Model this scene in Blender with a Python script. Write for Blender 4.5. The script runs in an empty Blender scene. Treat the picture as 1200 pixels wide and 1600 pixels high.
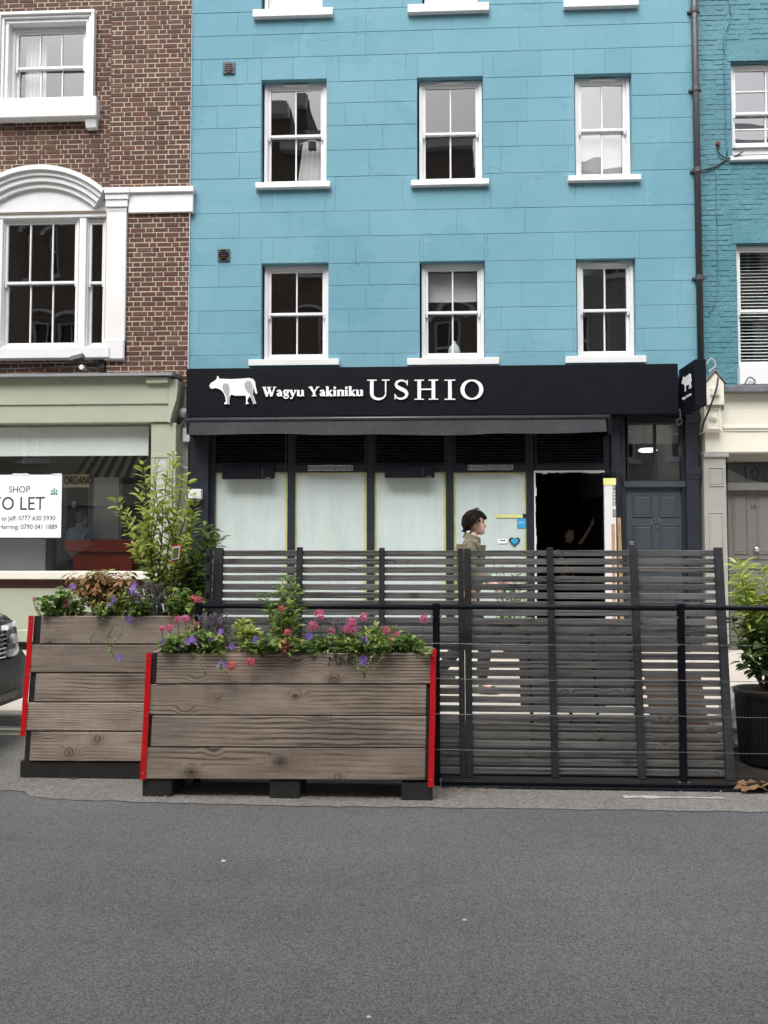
import bpy, bmesh, math, random
from mathutils import Vector, Matrix, noise as mnoise
from mathutils.geometry import tessellate_polygon
random.seed(7)
SC = bpy.context.scene
COL = SC.collection
R = math.radians
# ---------------------------------------------------------------- camera
CAM = Vector((0.0, -11.2, 1.6)); YAW = R(2.5); PITCH = R(2.6); F = 1200.0
FW = Vector((-math.sin(YAW)*math.cos(PITCH), math.cos(YAW)*math.cos(PITCH), math.sin(PITCH)))
RT = Vector((math.cos(YAW), math.sin(YAW), 0)); UP = RT.cross(FW)
cd = bpy.data.cameras.new('camera'); cam = bpy.data.objects.new('camera', cd); COL.objects.link(cam)
cam.location = CAM; cam.rotation_euler = (R(90)+PITCH, 0, YAW)
cd.sensor_fit = 'VERTICAL'; cd.sensor_height = 36.0; cd.lens = 36.0*F/1600.0
cd.clip_start = 0.05; cd.clip_end = 800
SC.camera = cam
# ---------------------------------------------------------------- sky and sun (overcast, sun diffused high behind the photographer)
SUN_EL, SUN_AZ = R(58), R(200)          # azimuth clockwise from +Y
w = bpy.data.worlds.new('World'); SC.world = w; w.use_nodes = True
nt = w.node_tree; nt.nodes.clear()
sky = nt.nodes.new('ShaderNodeTexSky'); sky.sky_type = 'NISHITA'; sky.sun_disc = False
sky.sun_elevation = SUN_EL; sky.sun_rotation = SUN_AZ
sky.air_density = 1.0; sky.dust_density = 6.0; sky.ozone_density = 1.0
hs = nt.nodes.new('ShaderNodeHueSaturation'); hs.inputs['Saturation'].default_value = 0.22
bg = nt.nodes.new('ShaderNodeBackground'); bg.inputs[1].default_value = 0.15
ow = nt.nodes.new('ShaderNodeOutputWorld')
nt.links.new(sky.outputs[0], hs.inputs['Color']); nt.links.new(hs.outputs[0], bg.inputs[0]); nt.links.new(bg.outputs[0], ow.inputs[0])
sd = bpy.data.lights.new('sun', 'SUN'); sd.energy = 1.25; sd.angle = R(40); sd.color = (1, 0.975, 0.94)
sun = bpy.data.objects.new('sun', sd); COL.objects.link(sun)
sdir = Vector((math.sin(SUN_AZ)*math.cos(SUN_EL), math.cos(SUN_AZ)*math.cos(SUN_EL), math.sin(SUN_EL)))
sun.rotation_euler = (-sdir).to_track_quat('-Z', 'Y').to_euler(); sun.location = (0, -8, 30)
vs = SC.view_settings; vs.view_transform = 'Standard'; vs.look = 'None'; vs.gamma = 1; vs.exposure = 0.92
vs.use_curve_mapping = False
# ---------------------------------------------------------------- measuring helpers: photo pixel -> point on a real plane
def ray(px, py): return FW + RT*((px-600)/F) + UP*((800-py)/F)
def P(px, py, Y):
    d = ray(px, py); return CAM + d*((Y-CAM.y)/d.y)
def G(px, py, Z=0.0):
    d = ray(px, py); return CAM + d*((Z-CAM.z)/d.z)
def rc(px0, py0, px1, py1, Y):
    a, b, c, d = P(px0, py0, Y), P(px1, py0, Y), P(px0, py1, Y), P(px1, py1, Y)
    return ((a.x+c.x)/2, (b.x+d.x)/2, (c.z+d.z)/2, (a.z+b.z)/2)      # x0 x1 z0 z1
# ---------------------------------------------------------------- materials
MATS = {}
class N:
    def __init__(s, name):
        s.m = bpy.data.materials.new(name); s.m.use_nodes = True; s.t = s.m.node_tree; s.t.nodes.clear()
        s.out = s.n('ShaderNodeOutputMaterial'); MATS[name] = s.m
    def n(s, t, **k):
        x = s.t.nodes.new(t)
        for a, b in k.items(): setattr(x, a, b)
        return x
    def set(s, sock, v):
        if isinstance(v, bpy.types.NodeSocket): s.t.links.new(v, sock)
        elif isinstance(v, (tuple, list)) and len(v) == 3 and sock.type == 'RGBA': sock.default_value = (*v, 1)
        else: sock.default_value = v
    def math(s, op, a, b=0.0, c=0.0, clamp=False):
        x = s.n('ShaderNodeMath', operation=op, use_clamp=clamp)
        for i, v in enumerate((a, b, c)): s.set(x.inputs[i], v)
        return x.outputs[0]
    def mix(s, f, a, b, blend='MIX'):
        x = s.n('ShaderNodeMix', data_type='RGBA', blend_type=blend)
        s.set(x.inputs[0], f); s.set(x.inputs[6], a); s.set(x.inputs[7], b); return x.outputs[2]
    def noise(s, vec, scale, detail=5, rough=.6, dist=0.):
        x = s.n('ShaderNodeTexNoise'); s.set(x.inputs['Vector'], vec); x.inputs['Scale'].default_value = scale
        x.inputs['Detail'].default_value = detail; x.inputs['Roughness'].default_value = rough; x.inputs['Distortion'].default_value = dist
        return x.outputs[0]
    def voro(s, vec, scale, feature='F1', out=0):
        x = s.n('ShaderNodeTexVoronoi', feature=feature); s.set(x.inputs['Vector'], vec); x.inputs['Scale'].default_value = scale
        return x.outputs[out]
    def remap(s, v, a, b, c=0., d=1.):
        x = s.n('ShaderNodeMapRange'); s.set(x.inputs[0], v)
        for i, q in enumerate((a, b, c, d)): x.inputs[i+1].default_value = q
        return x.outputs[0]
    def scl(s, vec, sc):
        x = s.n('ShaderNodeVectorMath', operation='MULTIPLY'); s.set(x.inputs[0], vec); x.inputs[1].default_value = sc; return x.outputs[0]
    def add(s, a, b):
        x = s.n('ShaderNodeVectorMath', operation='ADD'); s.set(x.inputs[0], a); s.set(x.inputs[1], b); return x.outputs[0]
    def ramp(s, f, stops):
        x = s.n('ShaderNodeValToRGB'); e = x.color_ramp.elements
        while len(e) < len(stops): e.new(0.5)
        for i, (p, c) in enumerate(stops): e[i].position = p; e[i].color = (*c, 1)
        s.set(x.inputs[0], f); return x.outputs[0]
    def coords(s, space):
        if space == 'world': return s.n('ShaderNodeNewGeometry').outputs['Position']
        tc = s.n('ShaderNodeTexCoord').outputs['Object']; r = s.n('ShaderNodeObjectInfo').outputs['Random']
        c = s.n('ShaderNodeCombineXYZ'); k = s.math('MULTIPLY', r, 37.0)
        for i in range(3): s.set(c.inputs[i], k)
        return s.add(tc, c.outputs[0])
    def rand(s): return s.n('ShaderNodeObjectInfo').outputs['Random']
    def bump(s, h, strength, dist=0.01, normal=None):
        x = s.n('ShaderNodeBump'); x.inputs['Strength'].default_value = strength; x.inputs['Distance'].default_value = dist
        s.set(x.inputs['Height'], h)
        if normal is not None: s.set(x.inputs['Normal'], normal)
        return x.outputs[0]
    def pbr(s, col, rough=.6, metal=0., spec=.5, normal=None, **k):
        x = s.n('ShaderNodeBsdfPrincipled'); s.set(x.inputs['Base Color'], col); s.set(x.inputs['Roughness'], rough)
        x.inputs['Metallic'].default_value = metal; x.inputs['Specular IOR Level'].default_value = spec
        if normal is not None: s.set(x.inputs['Normal'], normal)
        for a, b in k.items(): s.set(x.inputs[a], b)
        s.t.links.new(x.outputs[0], s.out.inputs[0]); return s.m
def pm(name, col, rough=.6, var=.12, scale=5., bump=.0, bscale=60., bdist=.004, metal=0., spec=.5, space='object', rnd=0., dirt=0., dirtcol=(.1,.09,.08), dscale=2.5, **k):
    s = N(name); v = s.coords(space); c = col
    if var:
        n = s.remap(s.noise(v, scale), .25, .75, 1-var, 1+var)
        c = s.mix(1.0, col, n, 'MULTIPLY')
    if rnd:
        c = s.mix(1.0, c, s.remap(s.rand(), 0, 1, 1-rnd, 1+rnd), 'MULTIPLY')
    if dirt:
        c = s.mix(s.remap(s.noise(v, dscale, 8, .7), .5, .78, 0, dirt), c, dirtcol)
    nm = s.bump(s.noise(v, bscale, 4), bump, bdist) if bump else None
    r = s.remap(s.noise(v, scale*2.3), .3, .7, max(rough-.08, .02), min(rough+.08, 1))
    return s.pbr(c, r, metal, spec, nm, **k)
s = N('blue_stucco'); v = s.coords('world')
n1 = s.noise(v, .55, 7, .62); n2 = s.noise(v, 3.0, 6, .65); c = s.mix(s.remap(n1, .3, .7), (.126,.290,.366), (.164,.338,.412))
c = s.mix(s.remap(n2, .52, .72, 0, .45), c, (.115,.295,.36))
c = s.mix(1.0, c, s.remap(s.rand(), 0, 1, .965, 1.035), 'MULTIPLY')
pt_ = s.voro(s.add(v, s.scl(s.n('ShaderNodeTexNoise').outputs[1], (.25,.25,.25))), 1.15, 'F1', 1); sp = s.n('ShaderNodeSeparateColor'); s.set(sp.inputs[0], pt_)
c = s.mix(s.math('MULTIPLY', s.math('GREATER_THAN', sp.outputs[0], .86), .28), c, (.085,.245,.335))
stx = s.noise(s.scl(v, (9, 9, .55)), 1.0, 4, .6); c = s.mix(s.remap(stx, .56, .80, 0, .22), c, (.075,.20,.26))
nz = s.n('ShaderNodeTexNoise'); s.set(nz.inputs['Vector'], v); nz.inputs['Scale'].default_value = 3.5; nz.inputs['Detail'].default_value = 6
ve = s.voro(s.add(v, s.scl(nz.outputs[1], (.35,.35,.35))), .62, 'DISTANCE_TO_EDGE'); crk = s.math('MULTIPLY', s.remap(ve, .0, .006, 1, 0), s.remap(s.noise(v, .8, 3), .52, .60, 0, 1))
c = s.mix(s.math('MULTIPLY', crk, .32), c, (.05,.14,.18))
h = s.math('ADD', s.math('MULTIPLY', s.noise(v, 9, 5, .6), .8), s.math('SUBTRACT', s.math('MULTIPLY', s.noise(v, 55, 4), .25), s.math('MULTIPLY', crk, .3)))
s.pbr(c, .78, spec=.35, normal=s.bump(h, .55, .012))
pm('white_paint', (.70,.71,.72), .45, .05, 4, .08, 90, .002, dirt=.18, dirtcol=(.5,.48,.44), dscale=5)
pm('mortar', (.47,.39,.30), .9, .15, 9, .4, 120, .004, space='world')
pm('navy_paint', (.017,.021,.031), .42, .15, 4, .08, 70, .002)
pm('sign_black', (.005,.0065,.010), .55, .1, 3, spec=.12)
pm('letter_white', (.86,.86,.87), .4, .02)
pm('cow_grey', (.36,.37,.42), .5, .03)
pm('awning_cloth', (.021,.0225,.027), .85, .14, 7, .3, 22, .006)
pm('dark_metal', (.05,.053,.062), .35, .1, 6, metal=.3)
pm('black_metal', (.006,.0075,.012), .42, .1, 6, spec=.22)
pm('silver', (.55,.56,.58), .3, .05, metal=.9)
pm('lamp_diffuser', (.75,.76,.76), .3, .02)
s = N('film_white'); v = s.coords('world')
c = s.mix(s.remap(s.noise(s.scl(v, (7,7,.8)), 1., 6, .65), .35, .7), (.70,.785,.775), (.57,.665,.665))
c = s.mix(s.remap(s.noise(v, 1.7, 5), .4, .7, 0, .5), c, (.74,.80,.79))
c = s.mix(s.remap(s.noise(s.scl(v, (2,2,26)), 1., 4, .7, 1.5), .66, .74, 0, .35), c, (.82,.86,.85))
s.pbr(c, .5, normal=s.bump(s.noise(v, 5, 4), .3, .006))
pm('tape_yellow', (.68,.68,.25), .6, .22, 9)
pm('door_slate', (.047,.059,.071), .4, .08, 3, .05, 60)
pm('opp_brick', (.20,.15,.12), .9, .2, 12, space='world')
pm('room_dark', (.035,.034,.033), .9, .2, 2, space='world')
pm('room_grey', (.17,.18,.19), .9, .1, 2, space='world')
pm('shop_wall', (.62,.62,.61), .9, .08, 2, space='world')
pm('shop_green', (.37,.405,.315), .55, .05, 3, .06, 50, .002, dirt=.15, dirtcol=(.28,.31,.22))
pm('shop_panel', (.47,.48,.48), .5, .04)
pm('lead', (.14,.145,.16), .5, .25, 8, .3, 25)
pm('oxblood', (.05,.014,.013), .4, .1)
pm('blind_white', (.74,.79,.77), .8, .04)
pm('curtain_white', (.62,.63,.62), .9, .05)
pm('counter_red', (.16,.025,.014), .35, .2, 5)
pm('paper_white', (.82,.85,.88), .7, .02)
pm('ink', (.02,.022,.026), .7, 0)
pm('ink_green', (.04,.27,.18), .7, 0)
pm('sign_cream', (.6,.5,.36), .6, .05)
pm('awning_grey', (.09,.09,.095), .8, .05); pm('awning_pale', (.42,.42,.42), .8, .05)
pm('cream_paint', (.72,.70,.61), .5, .04, 3, .06, 50, .002, dirt=.15, dirtcol=(.5,.47,.38))
pm('grey_paint', (.34,.335,.315), .5, .05, 3)
pm('door_grey', (.155,.152,.142), .4, .05, 3)
pm('pipe_grey', (.05,.051,.060), .5, .15, 6, .1, 40)
pm('cable_black', (.012,.012,.013), .5, 0); pm('cable_grey', (.42,.42,.40), .5, .05)
pm('pvc', (.68,.68,.70), .4, .04)
pm('chrome', (.7,.7,.72), .15, .02, metal=1)
pm('red_reflective', (.78,.008,.015), .35, .08, 14, dirt=.1)
pm('dark_timber', (.030,.028,.026), .8, .25, 8, .4, 60)
pm('soil', (.035,.024,.017), .95, .4, 30, .8, 60, .01)
pm('pavement', (.46,.42,.36), .85, .12, 3, .3, 150, .003, space='world', dirt=.3, dirtcol=(.28,.26,.23), dscale=1.5)
pm('kerb_granite', (.21,.20,.19), .8, .3, 60, .3, 90, .003)
pm('line_yellow', (.62,.56,.40), .8, .15, 30, dirt=.4, dirtcol=(.16,.15,.14), dscale=25)
pm('line_white', (.52,.52,.50), .8, .15, 30, dirt=.9, dirtcol=(.17,.165,.16), dscale=14)
pm('steel_wire', (.15,.155,.165), .45, .05, metal=.6)
pm('pot_black', (.006,.007,.011), .45, .1)
pm('car_paint', (.075,.082,.095), .28, .04, 3, metal=.5, **{'Coat Weight': .6, 'Coat Roughness': .05})
pm('car_plastic', (.028,.03,.034), .55, .1)
pm('car_lamp', (.80,.82,.86), .12, .02, **{'Coat Weight': 1.0})
pm('car_black', (.006,.006,.007), .2, .05); pm('tyre', (.012,.012,.012), .85, .1)
pm('plate_white', (.8,.8,.78), .4, .02)
pm('brown_paper', (.50,.31,.16), .8, .1, 12, .15, 30)
pm('plastic_wrap', (.45,.47,.48), .2, .25, 16, .8, 22, .01)
pm('litter', (.40,.36,.30), .9, .3, 8, rnd=.4)
pm('skin', (.78,.50,.40), .55, .06, 12)
pm('hair_dark', (.012,.0085,.0075), .75, .3, 30, spec=.15)
pm('hair_grey', (.14,.10,.08), .6, .2, 20)
pm('shirt_olive', (.175,.155,.105), .9, .12, 16, .3, 60, .003)
pm('shirt_navy', (.012,.017,.035), .9, .1); pm('shirt_blue', (.26,.36,.50), .9, .1, 8)
pm('trousers_dark', (.03,.032,.04), .9, .15, 9); pm('trousers_blue', (.12,.13,.22), .9, .15, 9)
pm('shoe', (.04,.035,.03), .6, .1); pm('eye_white', (.7,.68,.66), .2, 0); pm('eye_dark', (.02,.012,.01), .1, 0)
pm('stem_green', (.13,.17,.05), .7, .2, 20); pm('stem_brown', (.10,.075,.045), .8, .2, 20)
def leafmat(name, a, b, c=None):
    s = N(name); g = s.n('ShaderNodeNewGeometry'); r = s.math('FRACT', s.math('ADD', g.outputs['Random Per Island'], s.rand()))
    col = s.ramp(r, [(0, a), (.6, b), (1, c or b)])
    d = s.n('ShaderNodeBsdfPrincipled'); s.set(d.inputs['Base Color'], col); d.inputs['Roughness'].default_value = .6
    t = s.n('ShaderNodeBsdfTranslucent'); s.set(t.inputs[0], col)
    m = s.n('ShaderNodeMixShader'); m.inputs[0].default_value = .4
    s.t.links.new(d.outputs[0], m.inputs[1]); s.t.links.new(t.outputs[0], m.inputs[2]); s.t.links.new(m.outputs[0], s.out.inputs[0])
leafmat('leaf_lime', (.26,.36,.06), (.50,.60,.13), (.72,.74,.32))
leafmat('leaf_mid', (.09,.18,.045), (.20,.33,.08), (.36,.48,.13))
leafmat('leaf_dark', (.025,.065,.022), (.05,.105,.03), (.10,.16,.04))
leafmat('leaf_russet', (.30,.15,.07), (.56,.28,.13), (.34,.28,.10))
leafmat('leaf_silver', (.24,.29,.19), (.34,.38,.27), (.28,.27,.30))
leafmat('petal_pink', (.85,.17,.40), (.92,.34,.56), (.80,.10,.32))
leafmat('petal_coral', (.85,.11,.18), (.90,.24,.30), (.82,.12,.30))
leafmat('petal_purple', (.25,.13,.58), (.36,.20,.68), (.42,.28,.72))
leafmat('petal_lavender', (.30,.25,.33), (.42,.36,.47), (.24,.21,.23))
def brickmat(name, island):
    s = N(name); v = s.coords('world')
    r = s.n('ShaderNodeNewGeometry').outputs['Random Per Island'] if island else s.rand()
    c = s.ramp(r, [(0,(.055,.027,.020)), (.3,(.082,.036,.025)), (.55,(.070,.031,.022)), (.82,(.108,.042,.028)), (.95,(.088,.048,.031)), (1,(.12,.075,.048))])
    c = s.mix(1.0, c, s.remap(s.noise(v, 45, 6, .7), .25, .75, .6, 1.45), 'MULTIPLY')
    c = s.mix(s.remap(s.noise(v, 7, 6), .55, .8, 0, .35), c, (.16,.12,.09))
    s.pbr(c, .85, normal=s.bump(s.noise(v, 110, 5), .6, .006))
brickmat('brick_brown', False); brickmat('brick_brown_mass', True)
s = N('teal_paint'); v = s.coords('world')
n1 = s.noise(v, 1.3, 6, .65); c = s.mix(s.remap(n1, .35, .7), (.050,.175,.225), (.082,.235,.285))
c = s.mix(s.remap(s.noise(v, 5, 8, .7), .56, .74, 0, .5), c, (.03,.115,.16))
h = s.math('ADD', s.noise(v, 14, 6, .65), s.math('MULTIPLY', s.noise(v, 60, 4), .35))
s.pbr(c, .55, normal=s.bump(h, .6, .018))
def woodmat(name, light, mid, dark, knot, fx=2.0, contrast=1., rough=.8, bump=.35, knots=.55):
    s = N(name); v = s.coords('object'); sx = s.n('ShaderNodeSeparateXYZ'); s.set(sx.inputs[0], v); rnd = s.rand()
    cb = s.n('ShaderNodeCombineXYZ'); s.set(cb.inputs[0], s.math('MULTIPLY', sx.outputs[0], fx)); s.set(cb.inputs[1], s.math('MULTIPLY', sx.outputs[2], 5.2)); s.set(cb.inputs[2], s.math('MULTIPLY', sx.outputs[1], .5))
    vn = s.n('ShaderNodeTexVoronoi'); s.set(vn.inputs['Vector'], cb.outputs[0]); vn.inputs['Scale'].default_value = 1.0; d = vn.outputs[0]
    sp = s.n('ShaderNodeSeparateColor'); s.set(sp.inputs[0], vn.outputs[1]); on = s.math('GREATER_THAN', sp.outputs[0], 1-knots)
    wp = s.math('MULTIPLY', s.math('POWER', s.remap(d, 0, .42, 1, 0), 2.0), on)
    low = s.noise(s.scl(v, (1.1, 1.1, 6)), 1.0, 3)
    fq = s.math('MULTIPLY', s.math('ADD', rnd, .6), 230.)
    band = s.math('ADD', s.math('MULTIPLY', sx.outputs[2], fq), s.math('ADD', s.math('MULTIPLY', wp, 42.), s.math('MULTIPLY', low, 13.)))
    g = s.math('ADD', s.math('MULTIPLY', s.math('SINE', band), .5), .5); g = s.math('POWER', g, 2.2)
    am = s.remap(s.noise(s.scl(v, (.9, 2, 3)), 1.0, 2), .38, .62, .05, 1.0); am = s.math('MAXIMUM', am, s.math('MULTIPLY', wp, 2.2, clamp=True))
    fine = s.noise(s.scl(v, (4.5, 60, 150)), 1.0, 6, .75)
    f = s.math('SUBTRACT', s.math('ADD', s.math('MULTIPLY', fine, .95), .12), s.math('MULTIPLY', s.math('MULTIPLY', g, am), .30*contrast), clamp=True)
    c = s.ramp(f, [(.22, dark), (.48, mid), (.80, light)])
    big = s.remap(s.noise(s.scl(v, (1.6, 3, 5)), 1.0, 5), .3, .72, .70, 1.25); c = s.mix(1.0, c, big, 'MULTIPLY')
    c = s.mix(1.0, c, s.remap(rnd, 0, 1, .76, 1.2), 'MULTIPLY')
    warm = s.math('FRACT', s.math('MULTIPLY', rnd, 7.3)); c = s.mix(s.math('MULTIPLY', warm, .5), c, s.mix(1.0, c, (1.10,1.0,.90), 'MULTIPLY'))
    c = s.mix(s.math('MULTIPLY', wp, .75, clamp=True), c, s.mix(1.0, c, (.42,.38,.35), 'MULTIPLY'))
    kn = s.math('MULTIPLY', s.remap(d, .025, .095, 1, 0), on); c = s.mix(s.math('MULTIPLY', kn, .8), c, knot)
    ring = s.math('MULTIPLY', s.remap(s.math('ABSOLUTE', s.math('SUBTRACT', d, .13)), 0, .025, 1, 0), on); c = s.mix(s.math('MULTIPLY', ring, .35), c, knot)
    ck = s.noise(s.scl(v, (1.4, 14, 60)), 1.0, 3, .5); c = s.mix(s.remap(ck, .69, .73, 0, .8), c, knot)
    st_ = s.noise(s.scl(v, (14, 3, 1.2)), 1.0, 4, .6); c = s.mix(s.remap(st_, .58, .8, 0, .28), c, dark)
    hh = s.math('SUBTRACT', f, s.math('ADD', s.math('MULTIPLY', kn, .4), s.remap(ck, .69, .73, 0, .8)))
    s.pbr(c, rough, spec=.3, normal=s.bump(hh, bump, .005))
woodmat('planter_wood', (.58,.485,.41), (.37,.30,.247), (.14,.107,.085), (.04,.027,.02), 3.6, 1.35, knots=.55)
woodmat('fence_wood', (.25,.248,.24), (.138,.139,.138), (.05,.051,.052), (.018,.018,.018), 4.0, 1.1, knots=.55)
woodmat('fence_post_wood', (.060,.065,.072), (.036,.040,.046), (.012,.014,.017), (.009,.01,.011), .8, .4)
woodmat('deck_wood_shaded', (.035,.031,.027), (.016,.014,.012), (.007,.006,.005), (.015,.013,.011), 1.2, .6)  # dark wood, with the shade under the clutter put into its colour
woodmat('raw_timber', (.62,.42,.24), (.5,.32,.17), (.35,.2,.1), (.2,.1,.05), 1.5, .6)
# glass: reflective pane one can see through, slightly wavy
def glassmat(name, gain, floor, wav, wscale, tint=(.97,.98,.98)):
    s = N(name); v = s.coords('world'); nb = s.bump(s.noise(v, wscale, 1, .4), wav, .02)
    ge = s.n('ShaderNodeNewGeometry'); dt = s.n('ShaderNodeVectorMath', operation='DOT_PRODUCT'); s.set(dt.inputs[0], ge.outputs['Normal']); s.set(dt.inputs[1], ge.outputs['Incoming'])
    cs_ = s.math('ABSOLUTE', dt.outputs['Value']); fr = s.math('ADD', s.math('MULTIPLY', s.math('POWER', s.math('SUBTRACT', 1.0, cs_, clamp=True), 5.0), .96), .04)
    f = s.math('ADD', s.math('MULTIPLY', fr, gain), floor, clamp=True)
    t = s.n('ShaderNodeBsdfTransparent'); t.inputs[0].default_value = (*tint, 1)
    g = s.n('ShaderNodeBsdfGlossy'); g.inputs['Roughness'].default_value = 0.0; s.set(g.inputs['Normal'], nb)
    m = s.n('ShaderNodeMixShader'); s.set(m.inputs[0], f)
    s.t.links.new(t.outputs[0], m.inputs[1]); s.t.links.new(g.outputs[0], m.inputs[2]); s.t.links.new(m.outputs[0], s.out.inputs[0])
glassmat('glass', 2.4, .09, .07, 2.0); glassmat('glass_flat', 1.9, .03, .03, 1.0); glassmat('glass_bright', 4.0, .26, .09, 2.2)
# road
s = N('asphalt'); v = s.coords('world')
n1 = s.noise(v, .5, 6, .6); n2 = s.noise(v, 140, 3, .7); vc = s.voro(v, 165, 'F1', 1); vd = s.voro(v, 165)
c = s.mix(s.remap(n1, .3, .7), (.126,.127,.131), (.158,.158,.161))
st = s.n('ShaderNodeSeparateColor'); s.set(st.inputs[0], vc)
c = s.mix(1.0, c, s.remap(st.outputs[0], 0, 1, .6, 1.42), 'MULTIPLY')
c = s.mix(1.0, c, s.remap(n2, .3, .7, .7, 1.3), 'MULTIPLY')
c = s.mix(s.remap(s.noise(v, 3.2, 8, .7), .56, .8, 0, .4), c, (.06,.06,.062))
c = s.mix(1.0, c, s.remap(s.noise(s.scl(v, (.25, 1.3, 1)), 1., 4, .6), .3, .7, .88, 1.1), 'MULTIPLY')
c = s.mix(s.math('MULTIPLY', s.math('GREATER_THAN', st.outputs[1], .975), .55), c, (.22,.215,.205))
s.pbr(c, .82, spec=.35, normal=s.bump(s.math('ADD', vd, s.math('MULTIPLY', n2, .5)), .55, .006))
s = N('old_asphalt'); v = s.coords('world')
vc = s.voro(v, 90, 'F1', 1); st = s.n('ShaderNodeSeparateColor'); s.set(st.inputs[0], vc); n1 = s.noise(v, 2.2, 8, .7)
c = s.mix(s.remap(n1, .3, .7), (.19,.183,.172), (.27,.258,.24))
c = s.mix(1.0, c, s.remap(st.outputs[0], 0, 1, .7, 1.3), 'MULTIPLY')
c = s.mix(s.remap(s.noise(v, 6, 8, .7), .56, .76, 0, .6), c, (.085,.083,.08))
s.pbr(c, .88, spec=.3, normal=s.bump(s.noise(v, 160, 4), .6, .005))
# ---------------------------------------------------------------- object helpers (everything is modelled in world metres)
WO = {}
def wo(o): return WO.get(o.name, Vector((0, 0, 0)))
def tag(o, label=None, cat=None, group=None, kind=None):
    if label: o['label'] = label
    if cat: o['category'] = cat
    if group: o['group'] = group
    if kind: o['kind'] = kind
    return o
def empty(name, loc, label=None, cat=None, group=None, kind=None):
    o = bpy.data.objects.new(name, None); COL.objects.link(o); o.location = loc; o.empty_display_size = .1
    WO[o.name] = Vector(loc); return tag(o, label, cat, group, kind)
def place(o, parent, world):
    COL.objects.link(o); WO[o.name] = Vector(world)
    if parent is not None: o.parent = parent; o.location = Vector(world) - wo(parent)
    else: o.location = world
    return o
def mk(name, bm, mat, parent=None, bevel=0., smooth=False, label=None, cat=None, group=None, kind=None, origin=None):
    if bevel:
        bmesh.ops.bevel(bm, geom=bm.edges[:], offset=bevel, segments=1, affect='EDGES', clamp_overlap=True)
    xs = [v.co for v in bm.verts]
    if origin is None:
        lo = Vector([min(c[i] for c in xs) for i in range(3)]); hi = Vector([max(c[i] for c in xs) for i in range(3)])
        origin = Vector(((lo.x+hi.x)/2, (lo.y+hi.y)/2, lo.z))
    bmesh.ops.translate(bm, verts=bm.verts[:], vec=-Vector(origin))
    me = bpy.data.meshes.new(name); bm.to_mesh(me); bm.free()
    if smooth:
        for p in me.polygons: p.use_smooth = True
    for q in (mat if isinstance(mat, (list, tuple)) else [mat]): me.materials.append(MATS[q])
    return tag(place(bpy.data.objects.new(name, me), parent, origin), label, cat, group, kind)
def NB(): return bmesh.new()
def box(bm, x0, x1, y0, y1, z0, z1):
    vs_ = [bm.verts.new(c) for c in ((x0,y0,z0),(x1,y0,z0),(x1,y1,z0),(x0,y1,z0),(x0,y0,z1),(x1,y0,z1),(x1,y1,z1),(x0,y1,z1))]
    fs = [bm.faces.new([vs_[i] for i in q]) for q in ((0,3,2,1),(4,5,6,7),(0,1,5,4),(1,2,6,5),(2,3,7,6),(3,0,4,7))]
    return vs_
def hexa(bm, c):      # 8 corners: bottom front-left, front-right, back-right, back-left, then the top four
    vs_ = [bm.verts.new(p) for p in c]
    for q in ((0,3,2,1),(4,5,6,7),(0,1,5,4),(1,2,6,5),(2,3,7,6),(3,0,4,7)): bm.faces.new([vs_[i] for i in q])
def bx(name, x0, x1, y0, y1, z0, z1, mat, parent=None, bevel=0., **k):
    bm = NB(); box(bm, x0, x1, y0, y1, z0, z1); return mk(name, bm, mat, parent, bevel, **k)
def pbx(name, a, b, c, d, y0, y1, mat, parent=None, bevel=0., **k):    # box whose front face fills the measured rectangle
    x0, x1, z0, z1 = rc(a, b, c, d, y0); return bx(name, x0, x1, y0, y1, z0, z1, mat, parent, bevel, **k)
def tube(bm, pts, rad, seg=6, cap=True):
    pts = [Vector(p) for p in pts]; n = len(pts); rings = []
    rad = rad if isinstance(rad, (list, tuple)) else [rad]*n
    up = Vector((0, 0, 1))
    for i, p in enumerate(pts):
        t = (pts[min(i+1, n-1)] - pts[max(i-1, 0)]).normalized()
        a = t.cross(up); a = a.normalized() if a.length > 1e-3 else Vector((1, 0, 0)); b = a.cross(t)
        rings.append([bm.verts.new(p + (a*math.cos(2*math.pi*k/seg) + b*math.sin(2*math.pi*k/seg))*rad[i]) for k in range(seg)])
    for r0, r1 in zip(rings, rings[1:]):
        for k in range(seg): bm.faces.new((r0[k], r0[(k+1) % seg], r1[(k+1) % seg], r1[k]))
    if cap: bm.faces.new(rings[0][::-1]); bm.faces.new(rings[-1])
def curve(pts, n=8):   # Catmull-Rom through points
    pts = [Vector(p) for p in pts]; q = [pts[0]]+pts+[pts[-1]]; out = []
    for i in range(1, len(q)-2):
        for k in range(n):
            t = k/n; a, b, c, d = q[i-1], q[i], q[i+1], q[i+2]
            out.append(.5*((2*b)+(c-a)*t+(2*a-5*b+4*c-d)*t*t+(3*b-a-3*c+d)*t**3))
    return out+[pts[-1]]
def cyl(bm, c, axis, r, h, seg=16, r2=None):
    axis = Vector(axis).normalized(); tube(bm, [Vector(c), Vector(c)+axis*h], [r, r if r2 is None else r2], seg)
def lathe(bm, c, prof, seg=24, rib=0.):
    c = Vector(c); rings = []
    for r, z in prof:
        rings.append([bm.verts.new(c+Vector((math.cos(2*math.pi*k/seg)*(r+(rib if k % 2 else 0)), math.sin(2*math.pi*k/seg)*(r+(rib if k % 2 else 0)), z))) for k in range(seg)])
    for a, b in zip(rings, rings[1:]):
        for k in range(seg): bm.faces.new((a[k], a[(k+1) % seg], b[(k+1) % seg], b[k]))
    bm.faces.new(rings[0][::-1]); bm.faces.new(rings[-1])
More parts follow.
